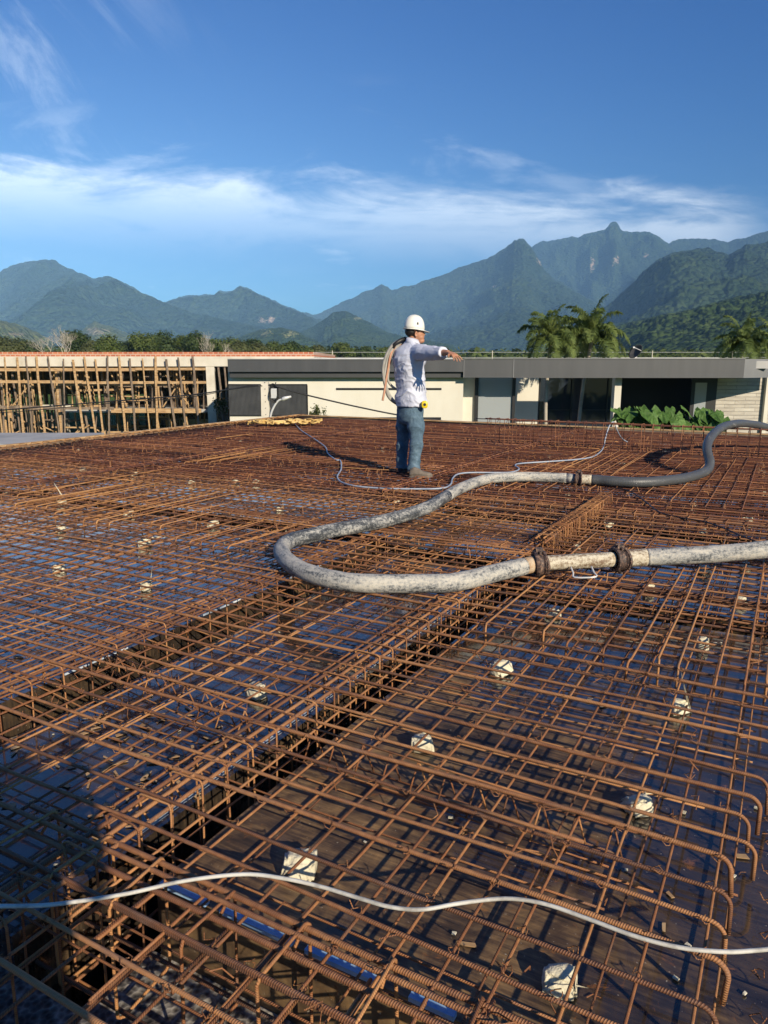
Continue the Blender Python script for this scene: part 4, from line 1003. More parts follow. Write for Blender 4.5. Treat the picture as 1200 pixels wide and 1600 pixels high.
def build_house():
    Y = 30.0; o = Vector((X_at(357, Y), Y, GZ))
    root = empty('house', o, 0, 'low modern house with a flat grey fascia roof, cream wall and dark glazing', 'house')
    def P(x0, y0, x1, y1, Yf, depth, name, m, par=root):
        """box whose front face fills the given photo rectangle at depth Yf"""
        mb = MB(); mb.box((X_at(x0, Yf) - o.x, Yf - o.y, Z_at(y1, Yf) - o.z), (X_at(x1, Yf) - o.x, Yf + depth - o.y, Z_at(y0, Yf) - o.z)); return mb.build(name, m, par)
    def W(x0, x1, z0, z1, Y0, Y1, name, m, par=root):
        mb = MB(); mb.box((x0 - o.x, Y0 - o.y, z0 - o.z), (x1 - o.x, Y1 - o.y, z1 - o.z)); return mb.build(name, m, par)
    zt = Z_at(562, Y); zl = Z_at(590, Y); zm = Z_at(581, Y)
    xL, xM, xR = X_at(357, Y), X_at(745, Y), X_at(1160, Y)
    W(xL, X_at(724, Y), zm, zt, Y, Y + .22, 'fascia', FASCIA); W(xL + .03, X_at(726, Y), zl, zm, Y + .14, Y + .30, 'lower_fascia', FASCIA_LOW)
    W(X_at(724.5, Y), X_at(801, Y), zl, zt + .02, Y - .02, Y + .22, 'fascia', FASCIA)
    W(X_at(801.8, Y), xR, Z_at(590.5, Y), zt + .03, Y - .03, Y + .22, 'fascia', FASCIA)
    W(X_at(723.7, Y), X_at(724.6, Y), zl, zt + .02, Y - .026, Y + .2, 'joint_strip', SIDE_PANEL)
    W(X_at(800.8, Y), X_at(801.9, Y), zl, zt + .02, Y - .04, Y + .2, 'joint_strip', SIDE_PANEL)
    # angled end of the fascia; its sunlit brightness is painted as a paler grey
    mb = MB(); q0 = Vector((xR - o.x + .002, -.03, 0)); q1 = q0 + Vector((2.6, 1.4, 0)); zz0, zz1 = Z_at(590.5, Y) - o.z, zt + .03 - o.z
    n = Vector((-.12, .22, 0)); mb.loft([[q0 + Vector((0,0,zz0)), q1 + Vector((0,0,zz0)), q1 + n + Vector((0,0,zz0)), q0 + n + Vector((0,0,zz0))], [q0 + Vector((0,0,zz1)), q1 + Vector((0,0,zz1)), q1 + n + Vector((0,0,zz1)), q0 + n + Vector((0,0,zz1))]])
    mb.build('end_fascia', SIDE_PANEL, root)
    zr = zt - .05
    W(xL + .02, xM, zr - .3, zr, Y + .31, Y + 12, 'roof', CONC_GREY); W(X_at(966, Y), xR + 1.2, zr - .3, zr, Y + .31, Y + 12, 'roof', CONC_GREY)
    W(xM, X_at(966, Y), zr - .3, zr, Y + 3.95, Y + 12, 'roof', CONC_GREY)
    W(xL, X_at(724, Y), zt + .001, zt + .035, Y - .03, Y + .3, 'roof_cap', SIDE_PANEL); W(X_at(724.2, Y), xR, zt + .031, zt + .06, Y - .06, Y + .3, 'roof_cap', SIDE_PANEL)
    W(xL + 3, X_at(720, Y), zr + .01, zr + .13, Y + 3, Y + 9, 'roof_ridge', WHITE_STEEL); W(X_at(1000, Y), X_at(1190, Y), zr + .01, zr + .14, Y + 4, Y + 9, 'roof_ridge', WHITE_STEEL)
    # cream wall at left
    zB = GZ
    xw0, xw1 = X_at(357, Y + .45), X_at(724, Y + .45)
    W(xw0, xw1, zB, zl + .25, Y + .45, Y + .70, 'wall', WHITE_WALL)
    W(xw1, X_at(748, Y + 1.6), zB, zl + .25, Y + 1.6, Y + 1.8, 'wall', WHITE_WALL)
    W(xw1 - .2, xw1, zB, zl + .25, Y + .70, Y + 1.6, 'wall', WHITE_WALL)
    W(xw0, xw0 + .2, zB, zl + .25, Y + .7, Y + 12, 'wall', WHITE_WALL); W(xw0, xR, zB, zl + .25, Y + 11.8, Y + 12, 'wall', WHITE_WALL)
    # louvred screen
    lf = P(356, 600.5, 480, 650, Y + .40, .05, 'louvre_panel', DARKIN)
    lv = MB(); xa, xb = X_at(357.5, Y + .37), X_at(478.5, Y + .37); za, zb_ = Z_at(648.5, Y + .37), Z_at(602, Y + .37); n = 62
    for i in range(n):
        x = xa + (xb - xa) * i / n; lv.box((x - o.x, .37, za - o.z), (x + (xb - xa) / n * .62 - o.x, .398, zb_ - o.z))
    lv.build('slats', LOUVRE, lf)
    P(357, 600, 480, 602, Y + .365, .03, 'screen_frame', BLACK_METAL, lf); P(478.5, 602.1, 480.5, 650, Y + .366, .03, 'screen_frame', BLACK_METAL, lf)
    P(525, 606.2, 690, 609.4, Y + .43, .03, 'slot_window', BLACK_METAL); P(525, 652, 690, 655.6, Y + .43, .03, 'slot_window', BLACK_METAL)
    # door bay
    P(742.5, 586, 747.5, 700, Y + 1.45, .12, 'frame_post', BLACK_METAL)
    P(748, 586, 801, 702, Y + 1.55, .04, 'glass_door', GLASS_GREY); P(801.5, 586, 806, 702, Y + 1.45, .12, 'frame_post', BLACK_METAL)
    Yb = Y + 3.9
    P(790, 575, 842, 700, Yb, .2, 'inner_panel', WHITE_WALL)
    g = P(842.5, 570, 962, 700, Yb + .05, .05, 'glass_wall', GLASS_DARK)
    for x in (843, 893, 950): P(x, 570, x + 1.6, 700, Yb - .02, .06, 'mullion', BLACK_METAL, g)
    P(843, 640, 962, 641.5, Yb - .015, .05, 'mullion', BLACK_METAL, g)
    P(961, 589, 971.5, 702, Y + .6, .4, 'pillar', WHITE_WALL)
    W(X_at(748, Y + 4.2), X_at(966, Y + 4.2), zB, zB + .08, Y + .3, Y + 4, 'patio', CONC_GREY)
    # dark loggia
    Yd = Y + 4.5
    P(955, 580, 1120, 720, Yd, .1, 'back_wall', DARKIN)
    fr = P(1081, 590, 1121, 720, Y + 2.48, .08, 'door_frame', BLACK_METAL); P(1087, 598, 1105, 720, Y + 2.46, .015, 'pane', GLASS_GREY, fr)
    # stone clad wall
    P(1118, 586, 1300, 720, Y + 2.5, .3, 'stone_wall', STONEW); P(1198, 586, 1204, 720, Y + 2.3, .19, 'corner_pier', WHITE_WALL)
    # garden bed front wall carrying the plants
    W(X_at(950, 28.4), X_at(1160, 28.4), GZ, GZ + .9, 27.2, 28.4, 'planter', CONC)
build_house()

def dish():
    c = at(995, 551, 31.5); root = empty('satellite_dish', c, 0, 'small round satellite dish on the flat roof edge', 'satellite dish')
    m, _, _ = mat('dish_grey', (0.09, 0.09, 0.09), .5); mb = MB(); rings = []
    tilt = Matrix.Rotation(R(58), 3, 'X') @ Matrix.Rotation(R(-12), 3, 'Y')
    rot = Matrix.Rotation(R(-50), 3, 'Z') @ tilt
    for i in range(7):
        r = .33 * i / 6 + .002; rings.append([rot @ Vector((r * math.cos(a), r * math.sin(a), r * r * .8)) for a in np.linspace(0, 2 * math.pi, 25)[:-1]])
    for i in range(6, -1, -1):
        r = .33 * i / 6 + .002; rings.append([rot @ Vector((r * math.cos(a), r * math.sin(a), r * r * .8 + .012)) for a in np.linspace(0, 2 * math.pi, 25)[:-1]])
    mb.loft(rings); mb.build('reflector', m, root, True)
    a = MB(); a.tube([rot @ Vector((.3, 0, .08)), rot @ Vector((.15, 0, .36))], .014, 6); a.box((-.03, -.03, -.03), (.03, .03, .03), M=Matrix.Translation(rot @ Vector((.13, 0, .38)))); a.build('feed_arm', WHITE_STEEL, root)
    b = MB(); b.tube([(0, 0, -.05), (0, .05, -.45)], .025, 8); b.tube([(0, 0, -.05), (-.12, -.05, -.42)], .015, 6); b.build('mast', WHITE_STEEL, root)
dish()

def utility_pole():
    Y = 26.0; c = Vector((X_at(414, Y), Y, GZ)); root = empty('utility_pole', c, 0, 'short square concrete utility pole with a coil of black cable near its top', 'utility pole')
    zt = Z_at(597, Y) - GZ; mb = MB(); w0, w1 = .17, .125
    mb.loft([[(-w0, -w0, 0), (w0, -w0, 0), (w0, w0, 0), (-w0, w0, 0)], [(-w1, -w1, zt), (w1, -w1, zt), (w1, w1, zt), (-w1, w1, zt)]]); mb.build('pole_shaft', CONC, root)
    h = MB()
    for i in range(9): h.tube([(0.02, -.16 , 1.6 + i * .22), (0.02, -.11, 1.6 + i * .22)], .014, 8)
    h.build('pole_holes', DARKIN, root)
    cc = Vector((.33, -.15, Z_at(614, Y) - GZ))
    for q in range(6):
        mb = MB(); r = random.uniform(.17, .26)
        mb.tube([cc + Vector((r * .62 * math.cos(a) + .03 * math.sin(3 * a + q), .03 * q - .08, r * 1.35 * math.sin(a))) for a in np.linspace(0, 2 * math.pi, 22)[:-1]], .017, 5, close=True); mb.build('cable_coil', BLACK_RUB, root, True)
    b = MB(); b.box((cc.x - .10, -.22, cc.z - .17), (cc.x + .10, -.05, cc.z + .16)); b.build('junction_box', WHITE_STEEL, root)
    b = MB(); b.tube([(0.08, -.1, zt - .08), (.2, -.12, zt - .12), (.34, -.12, zt - .16)], .02, 6); b.tube([(.34, -.12, zt - .2), (.40, -.12, zt + .0)], .016, 6); b.build('bracket', BLACK_METAL, root)
    a0 = at(421, 648, Y - .2); root2 = empty('street_lamp', a0, 0, 'pale street lamp arm reaching up to the right behind the slab corner', 'street lamp')
    arm = MB(); arm.tube([p - a0 for p in smooth_path([at(421, 660, Y - .2), at(424, 645, Y - .2), at(429, 634, Y - .2), at(435, 626, Y - .2), at(441, 624, Y - .2)], 4)], .035, 8); arm.build('arm', WHITE_STEEL, root2, True)
    hd = MB(); P = [at(440, 624.5, Y - .2) - a0, at(446, 622, Y - .2) - a0, at(455, 619.5, Y - .2) - a0]; hd.tube([P[0], P[0].lerp(P[1], .4), P[1], P[2]], [.04, .07, .065, .03], 10); hd.build('lamp_head', WHITE_STEEL, root2, True)
    def cab(label, pts, r): cord('cable', label, 'cable', pts, r, BLACK_RUB, 'overhead cables at the utility pole', 6)
    cab('black overhead cable sagging from the utility pole towards the left edge', [at(x, y, Y - .2) for x, y in [(-300, 655), (-100, 648), (0, 641), (100, 633), (200, 625), (300, 617), (360, 608), (408, 602)]], .022)
    cab('black overhead cable sloping down from the utility pole to the right', [at(x, y, Y - .25) for x, y in [(430, 603), (452, 610), (480, 617.5), (520, 627), (560, 636), (620, 648), (680, 656), (745, 666), (800, 676)]], .026)
    cab('thin second cable hugging the thicker one left of the utility pole', [at(x, y, Y - .15) for x, y in [(-300, 662), (0, 645), (150, 632), (300, 620), (385, 603), (410, 603)]], .012)
utility_pole()
def terrace():
    Y = 19.5; mb = MB(); z = Z_at(694, Y); a = Vector((X_at(-500, Y), Y, 0))
    mb.box((0, 0, GZ), (X_at(84, Y) - a.x, 3.2, z)); ob = mb.build('lean_to_roof', CONC_GREY); ob.location = a
    tag(ob, 'flat light grey slab roof just outside the left edge board', 'roof slab')
terrace()
def wire_fence():
    Y = 52.0; root = empty('wire_fence', (X_at(480, Y), Y, GZ), 0, 'thin wire fence with slim posts showing above the house roof', 'fence'); o = root.location
    h = Z_at(550.5, Y) - GZ
    for i, x in enumerate(range(520, 1290, 124)):
        mb = MB(); mb.tube([(X_at(x, Y) - o.x, 0, 0), (X_at(x, Y) - o.x, 0, h + .12)], .03, 5); mb.build('post', CONC, root)
    w = MB()
    for q in (0, .35, .7): w.tube([(0, 0, h - q), (X_at(1300, Y) - o.x, 0, h - q)], .012, 4)
    w.build('wires', WHITE_STEEL, root)
wire_fence()

# ------------------------------------------------------------------ vegetation
def leafmat(name, c1, c2, c3, trans=0.25):
    m, k, b = mat(name, c1, 0.6, 0, 0.3)
    pos = k.add('ShaderNodeNewGeometry').outputs['Position']; n = k.noise(pos, 1.2, 3, .6); n2 = k.noise(pos, 12, 2)
    k.l.new(k.ramp(k.m('ADD', k.m('MULTIPLY', n, .6), k.m('MULTIPLY', n2, .4)), [(.35, c1), (.5, c2), (.66, c3)]), b.inputs['Base Color'])
    tr = k.add('ShaderNodeBsdfTranslucent'); tr.inputs[0].default_value = (*c3, 1)
    mx = k.add('ShaderNodeMixShader', inp={0: trans}); out = m.node_tree.nodes['Material Output']
    k.l.new(b.outputs[0], mx.inputs[1]); k.l.new(tr.outputs[0], mx.inputs[2]); k.l.new(mx.outputs[0], out.inputs[0]); return m
LEAF_A = leafmat('tree_leaves', (0.040, 0.064, 0.014), (0.085, 0.118, 0.026), (0.16, 0.19, 0.05))
LEAF_B = leafmat('dark_leaves', (0.024, 0.044, 0.012), (0.048, 0.076, 0.020), (0.09, 0.125, 0.036))
LEAF_C = leafmat('dry_leaves', (0.050, 0.060, 0.020), (0.090, 0.105, 0.035), (0.15, 0.16, 0.06))
PALM = leafmat('palm_leaves', (0.060, 0.090, 0.025), (0.12, 0.17, 0.045), (0.24, 0.29, 0.09), .35)
EAR = leafmat('broad_leaves', (0.040, 0.095, 0.020), (0.085, 0.175, 0.036), (0.20, 0.33, 0.10), .3)
BARK = vary('bark', (0.10, 0.08, 0.06), (0.20, 0.17, 0.13), 3, .9)
PALE_BARK = vary('pale_bark', (0.30, 0.27, 0.22), (0.45, 0.41, 0.34), 3, .9)
def leaves(mb, c, rad, n, size, shell=.55):
    for _ in range(n):
        d = Vector((random.gauss(0, 1), random.gauss(0, 1), random.gauss(0, 1))).normalized(); t = random.uniform(shell, 1.06)
        p = c + Vector((d.x * rad[0] * t, d.y * rad[1] * t, d.z * rad[2] * t))
        nrm = (d + Vector((random.uniform(-.7, .7), random.uniform(-.7, .7), random.uniform(-.3, .9)))).normalized()
        u = nrm.orthogonal().normalized(); u = Matrix.Rotation(random.uniform(0, 6.28), 3, nrm) @ u; v = nrm.cross(u); s = size * random.uniform(.6, 1.3)
        mb.add([p - u * s * .5, p - v * s * .32 + u * .1 * s, p + u * s * .55, p + v * s * .32], [(0, 1, 2, 3)])
def tree(x, ytop, wpx, Y, m, label, group='trees beyond the buildings', n=5200, lobes=13, bark=None):
    base = Vector((X_at(x, Y), Y, GZ)); H = Z_at(ytop, Y) - GZ; W = wpx / F_PX * Y / 2
    root = empty('broadleaf_tree', base, 0, label, 'tree', group)
    tr = MB(); th = H * .45
    tr.tube([(0, 0, -.1), (random.uniform(-.2, .2), 0, th * .5), (random.uniform(-.3, .3), 0, th), (0, 0, H * .75)], [.035 * H, .028 * H, .02 * H, .008 * H], 7)
    cr = MB()
    for i in range(lobes):
        a = random.uniform(0, 6.28); rr = random.uniform(.2, .68) * W; zc = random.uniform(.45, .86) * H
        if i == 0: a, rr, zc = 0, 0, .80 * H
        c = Vector((rr * math.cos(a), rr * math.sin(a), zc)); s = random.uniform(.30, .46) * W
        s = max(min(s, (H - zc) * 1.05), H * .16)
        tr.tube([(0, 0, th * random.uniform(.6, 1)), c * .6 + Vector((0, 0, .25 * H * .6)), c], [.016 * H, .010 * H, .004 * H], 5)
        leaves(cr, c, (s * 1.15, s * 1.15, s), n // lobes, max(.30, Y / F_PX * 3.4), .45)
    tr.build('trunk', bark or BARK, root, True); cr.build('crown', m, root)
TREES = [(-30,526,60,120,LEAF_A,'tree cut by the left edge of the photo'),(18,524,62,118,LEAF_C,'olive tree at the far left beside the dark one'),(50,527,46,122,LEAF_B,'dark tree left of the bare tree'),
 (124,514,40,126,LEAF_B,'dark tree right behind the bare tree'),(172,521,44,120,LEAF_A,'round tree right of the bare tree, standing alone'),
 (222,518,46,122,LEAF_A,'left part of the big tree group behind the brick course'),(256,513,60,128,LEAF_B,'tallest dark tree of the left group'),(305,518,46,124,LEAF_B,'dark tree between the tall one and the leafless twiggy one'),
 (362,523,50,130,LEAF_A,'green tree right of the leafless twiggy one'),(392,527,40,140,LEAF_B,'dark low tree above the right half of the brick course'),(425,531,44,150,LEAF_A,'low tree above the end of the brick course'),(460,533,40,155,LEAF_B,'low dark tree just left of the brick course end'),
 (500,537,40,170,LEAF_C,'low olive tree above the left end of the grey roof'),(535,536,44,175,LEAF_A,'low tree above the grey roof left of the man'),(568,540,36,180,LEAF_B,'low dark tree next to the hose coil on the shoulder'),
 (598,541,36,190,LEAF_A,'low tree right behind the shoulder of the man'),
 (-4,520,50,140,LEAF_B,'dark tree behind the olive one at the far left'),(146,528,34,124,LEAF_C,'low olive tree filling the gap right of the bare tree'),(196,531,34,123,LEAF_B,'low dark tree between the lone round tree and the big group'),
 (282,520,44,131,LEAF_A,'green tree against the right side of the tallest dark one'),(338,527,40,134,LEAF_A,'green tree behind the small leafless one'),(377,531,34,128,LEAF_C,'low olive tree above the middle of the brick course'),
 (408,533,36,138,LEAF_C,'low yellowish tree among dark ones above the brick course'),(443,536,34,148,LEAF_A,'low green tree just before the brick course ends'),(480,538,36,158,LEAF_A,'low green tree where the brick course ends')]
for t in TREES: tree(*t[:5], t[5])
def bare_tree(x, ytop, Y, label, w=1.0, seed=3, m=None):
    rnd = random.Random(seed); base = Vector((X_at(x, Y), Y, GZ)); H = Z_at(ytop, Y) - GZ
    root = empty('bare_tree', base, 0, label, 'tree', 'trees beyond the buildings'); tr = MB(); tw = MB()
    def br(p, d, L, r, k):
        q = p + d * L; (tr if k < 2 else tw).tube([p, p.lerp(q, .5) + Vector((rnd.uniform(-.05, .05) * L, 0, 0)), q], [r, r * .8, r * .6], 5 if k < 2 else 3, cap=False)
        if k >= 6: return
        for _ in range(3 if k < 5 else 2):
            nd = (d + Vector((rnd.uniform(-1, 1), rnd.uniform(-1, 1), rnd.uniform(-.35, .6))) * .75 * w).normalized(); br(q, nd, L * rnd.uniform(.62, .82), r * .58, k + 1)
    br(Vector((0, 0, 0)), Vector((0, 0, 1)), H * .30, H * .022, 0)
    tr.build('trunk', m or PALE_BARK, root, True); tw.build('crown', m or PALE_BARK, root)
bare_tree(94, 503, 112, 'pale leafless tree with a wide fan of twigs above the brick course', 1.0, 4)
bare_tree(332, 519, 122, 'small pale leafless tree amid the green ones', .8, 9)
def woodland():
    mb = MB()
    for i in range(900):
        x = random.uniform(-160, 1380); Y = random.uniform(230, 420); w = random.uniform(4, 8); top = Z_at(random.uniform(538, 549) if x < 700 else random.uniform(543, 552), Y); 
        c = Vector((X_at(x, Y), Y, (GZ + top) / 2)); leaves(mb, c, (w, w, max(2.0, (top - GZ) / 2)), 48, 2.0, .6)
    ob = mb.build('far_woods', LEAF_A); tag(ob, 'continuous low belt of far-off trees along the valley floor', None, None, 'stuff')
woodland()

def frond(mb, st, root_p, az, el, L, droop, width):
    p = Vector(root_p); d = Vector((math.cos(az) * math.cos(el), math.sin(az) * math.cos(el), math.sin(el))); pts = [p.copy()]; n = 12
    for i in range(n):
        d = (d + Vector((0, 0, -droop * (i + 1) / n))).normalized(); p = p + d * L / n; pts.append(p.copy())
    st.tube(pts, [.02, .015, .01, .005], 5, cap=False)
    for i in range(1, n + 1):
        for sub in range(5):
            t = (i - sub / 5) / n; a = pts[i].lerp(pts[i - 1], sub / 5); dd = (pts[i] - pts[i - 1]).normalized()
            side = dd.cross(Vector((0, 0, 1))).normalized(); ww = width * math.sin(math.pi * min(1, .12 + t * .88)) ** .6
            for s in (-1, 1):
                up = random.uniform(-.3, .55); l = ww * random.uniform(.8, 1.1); q = (side * s + dd * .55 + Vector((0, 0, up))).normalized()
                m1 = a + q * l * .55; e = a + q * l + Vector((0, 0, -l * random.uniform(.35, .7))); wv = dd * .020
                mb.add([a - wv * .5, a + wv, m1 + wv, e, m1 - wv], [(0, 1, 2, 3, 4)])
def palm(xb, xt, yc, Y, label, Lf=1.55, nf=17, seed=1, xm=None):
    random.seed(seed); base = Vector((X_at(xb, Y), Y, GZ)); top = Vector((X_at(xt, Y), Y, Z_at(yc, Y)))
    root = empty('palm_tree', base, 0, label, 'palm tree', 'feather palms behind the house front')
    T = top - base; tr = MB(); mid = T * .5 + Vector((-.10, 0, 0))
    tr.tube(smooth_path([Vector((0, 0, 0)), mid, T * .93, T], 6), lambda t: .085 - .02 * t, 9); tr.build('trunk', PALE_BARK, root, True)
    lf = MB(); st = MB()
    for i in range(nf):
        az = i * 2.399 + random.uniform(-.25, .25); el = R(82) - (i / nf) ** .9 * R(100) + random.uniform(-.1, .1)
        frond(lf, st, T, az, el, Lf * random.uniform(.85, 1.1), .26 + .10 * random.random(), .42)
    lf.build('crown', PALM, root); st.build('frond_stalks', PALM, root)
palm(858, 857, 527, 32.1, 'left palm of the close pair rising from behind the fascia', 1.65, 24, 3)
palm(906, 921, 525, 32.4, 'right palm of the close pair rising from behind the fascia', 1.85, 28, 5)
palm(1150, 1156, 535, 43, 'palm on its own at the right behind the flat roof', 2.0, 24, 8)
palm(1215, 1202, 538, 46, 'palm half cut off by the right edge of the photo', 2.1, 22, 12)
palm(898, 893, 532, 36, 'smaller drooping palm squeezed between the close pair', 1.5, 18, 14)
random.seed(21)
def ear_plant(x, y, Y, label, n=7):
    base = Vector((X_at(x, Y), Y, GZ + .9)); top = Z_at(y, Y) - base.z
    root = empty('elephant_ear_plant', base, 0, label, 'plant', 'big leaved plants below the house windows')
    for i in range(n):
        az = random.uniform(0, 6.28); rr = random.uniform(.1, .42); z = top * random.uniform(.50, 1.0)
        tip = Vector((rr * math.cos(az), rr * math.sin(az) * .7, z)); st = MB(); st.tube(smooth_path([Vector((0, 0, 0)), Vector((tip.x * .4, tip.y * .4, z * .6)), tip], 4), .014, 5); st.build('stalk', EAR, root, True)
        L = random.uniform(.42, .85); W = L * .44; hang = R(random.uniform(20, 85)); zr = random.uniform(-1.2, 1.2) - math.pi / 2
        M = Matrix.Rotation(zr, 3, 'Z') @ Matrix.Rotation(hang, 3, 'Y')
        out = [(-.28, .0), (-.42, .55), (-.25, .92), (0, 1.0), (.25, .85), (.5, .6), (.75, .32), (1, 0)]
        mb = MB(); vs = [Vector((0, 0, .02))]
        poly = [(-.12 * 0 - .1, 0)] + out[1:] + [(a, -b) for a, b in out[-2:0:-1]]
        for j, (a, b) in enumerate(poly):
            rf = .035 * math.sin(j * 2.2 + i) ; vs.append(Vector((a * L, b * W, -.10 * abs(b) * W * 3 * .5 + rf - .12 * max(0, a) ** 2)))
        vs = [tip + M @ v for v in vs]; k = len(poly); fs = [(0, 1 + j, 1 + (j + 1) % k) for j in range(k)]
        rb = len(vs); vs += [v + M @ Vector((0, 0, -.006)) for v in vs[:]]; fs += [(rb, rb + 1 + (j + 1) % k, rb + 1 + j) for j in range(k)]
        mb.add(vs, fs); mb.build('leaf', EAR, root)
for i, (x, y, lb) in enumerate([(973,641,'big leaved plant at the left end of the bed'),(992,637,'big leaved plant second from the left of the bed'),(1012,643,'low big leaved plant left of the middle of the bed'),(1038,637,'tall big leaved plant in the middle of the bed'),(1062,639,'big leaved plant right of the middle of the bed'),(1085,640,'big leaved plant beside the window post'),(1108,643,'big leaved plant second from the right end'),(1124,646,'big leaved plant at the right end near the black hose')]):
    ear_plant(x, y, 27.8 + .25 * (i % 2), lb, 7)
def shrub(x, y, w, Y, m, label):
    b = Vector((X_at(x, Y), Y, GZ)); root = empty('shrub', b, 0, label, 'shrub'); H = Z_at(y, Y) - GZ; mb = MB(); st = MB()
    for i in range(14):
        t = Vector((random.gauss(0, w * .45), random.gauss(0, w * .3), H * random.uniform(.8, 1))); st.tube([(0, 0, 0), (t.x * .4, t.y * .4, H * .6), t], .012, 4)
        leaves(mb, t, (w * .3, w * .3, .3), 40, .10, .1)
    st.build('stem', BARK, root); mb.build('foliage', m, root)
shrub(493, 640, .42, 28.8, LEAF_C, 'small yellow green shrub by the cream wall right of the grey screen')
shrub(346, 628, .5, 34.6, LEAF_B, 'dark shrub between the unfinished building and the house')

# ------------------------------------------------------------------ people
def remesh(mb, name, m, voxel=0.008, smooth=5, disp=None, parent=None, factor=0.5):
    me = mb.mesh('tmp', m); ob = bpy.data.objects.new('tmp', me); C.objects.link(ob)
    r = ob.modifiers.new('r', 'REMESH'); r.mode = 'VOXEL'; r.voxel_size = voxel; r.use_smooth_shade = True
    s = ob.modifiers.new('s', 'SMOOTH'); s.factor = factor; s.iterations = smooth
    bpy.context.view_layer.update(); dg = bpy.context.evaluated_depsgraph_get(); out = bpy.data.meshes.new_from_object(ob.evaluated_get(dg))
    bpy.data.objects.remove(ob)
    out.name = name; out.materials.clear(); out.materials.append(m)
    if disp:
        n = len(out.vertices); co = np.empty(n * 3, dtype=np.float32); out.vertices.foreach_get('co', co); no = np.empty(n * 3, dtype=np.float32)
        out.vertex_normals.foreach_get('vector', no); co = co.reshape(-1, 3); no = no.reshape(-1, 3); co = co + disp(co, no); out.vertices.foreach_set('co', co.reshape(-1).astype(np.float32)); out.update()
    out.polygons.foreach_set('use_smooth', np.ones(len(out.polygons), dtype=bool))
    return part(name, out, parent)
def ell(mb, c, r, fx=Vector((1, 0, 0)), up=Vector((0, 0, 1)), n=14, mrot=None):
    fx = Vector(fx).normalized(); ly = up.cross(fx).normalized(); uz = fx.cross(ly); rings = []
    for i in range(1, n):
        a = math.pi * i / n; rings.append([Vector(c) + fx * r[0] * math.sin(a) * math.cos(b) + ly * r[1] * math.sin(a) * math.sin(b) - uz * r[2] * math.cos(a) for b in np.linspace(0, 2 * math.pi, 21)[:-1]])
    mb.loft(rings)
SKIN = vary('skin', (0.36, 0.17, 0.10), (0.44, 0.22, 0.13), 12, .5)
def denim():
    m, k, b = mat('denim', (0.07, 0.12, 0.18), .85)
    pos = k.add('ShaderNodeNewGeometry').outputs['Position']; f = k.noise(pos, 7, 5, .65); g = k.noise(pos, 60, 3, .6)
    k.l.new(k.ramp(k.m('ADD', k.m('MULTIPLY', f, .75), k.m('MULTIPLY', g, .25)), [(.34, (.045, .085, .125)), (.52, (.085, .145, .20)), (.68, (.16, .24, .31))]), b.inputs['Base Color']); bump(k, b, g, .002); return m
DENIM = denim()
SHIRT = vary('pale_shirt', (0.52, 0.55, 0.66), (0.60, 0.63, 0.73), 5, .8)
HAIR, _, _ = mat('black_hair', (0.012, 0.010, 0.009), .6)
HELMET = vary('white_helmet', (0.74, 0.73, 0.66), (0.80, 0.79, 0.72), 5, .35)
SHOE = vary('worn_shoe', (0.10, 0.085, 0.07), (0.20, 0.165, 0.13), 14, .8, bumpd=.002)
DARK_BOOT, _, _ = mat('dark_boot', (0.02, 0.02, 0.022), .7)
TAPE, _, _ = mat('yellow_plastic', (0.75, 0.55, 0.02), .35)
YM = 8.34
def Q(x, y, d=0.0): return at(x, y, YM + d)
def folds(amp, sx, sz, seed, power=1.6):
    def f(co, no):
        x = co[:, 0] * .7 + co[:, 1] * .7; z = co[:, 2]; w = fbm(co[:, 0] * 5 + 3, co[:, 2] * 5 + co[:, 1] * 3, 3, seed + 5) * 1.6
        r = fbm(x * sx + w + 30, z * sz + x * sx * .55 + w * 1.2 + 50, 4, seed, True, .5)
        return no * ((np.clip(r, 0, 1) ** power - .45) * amp)[:, None]
    return f
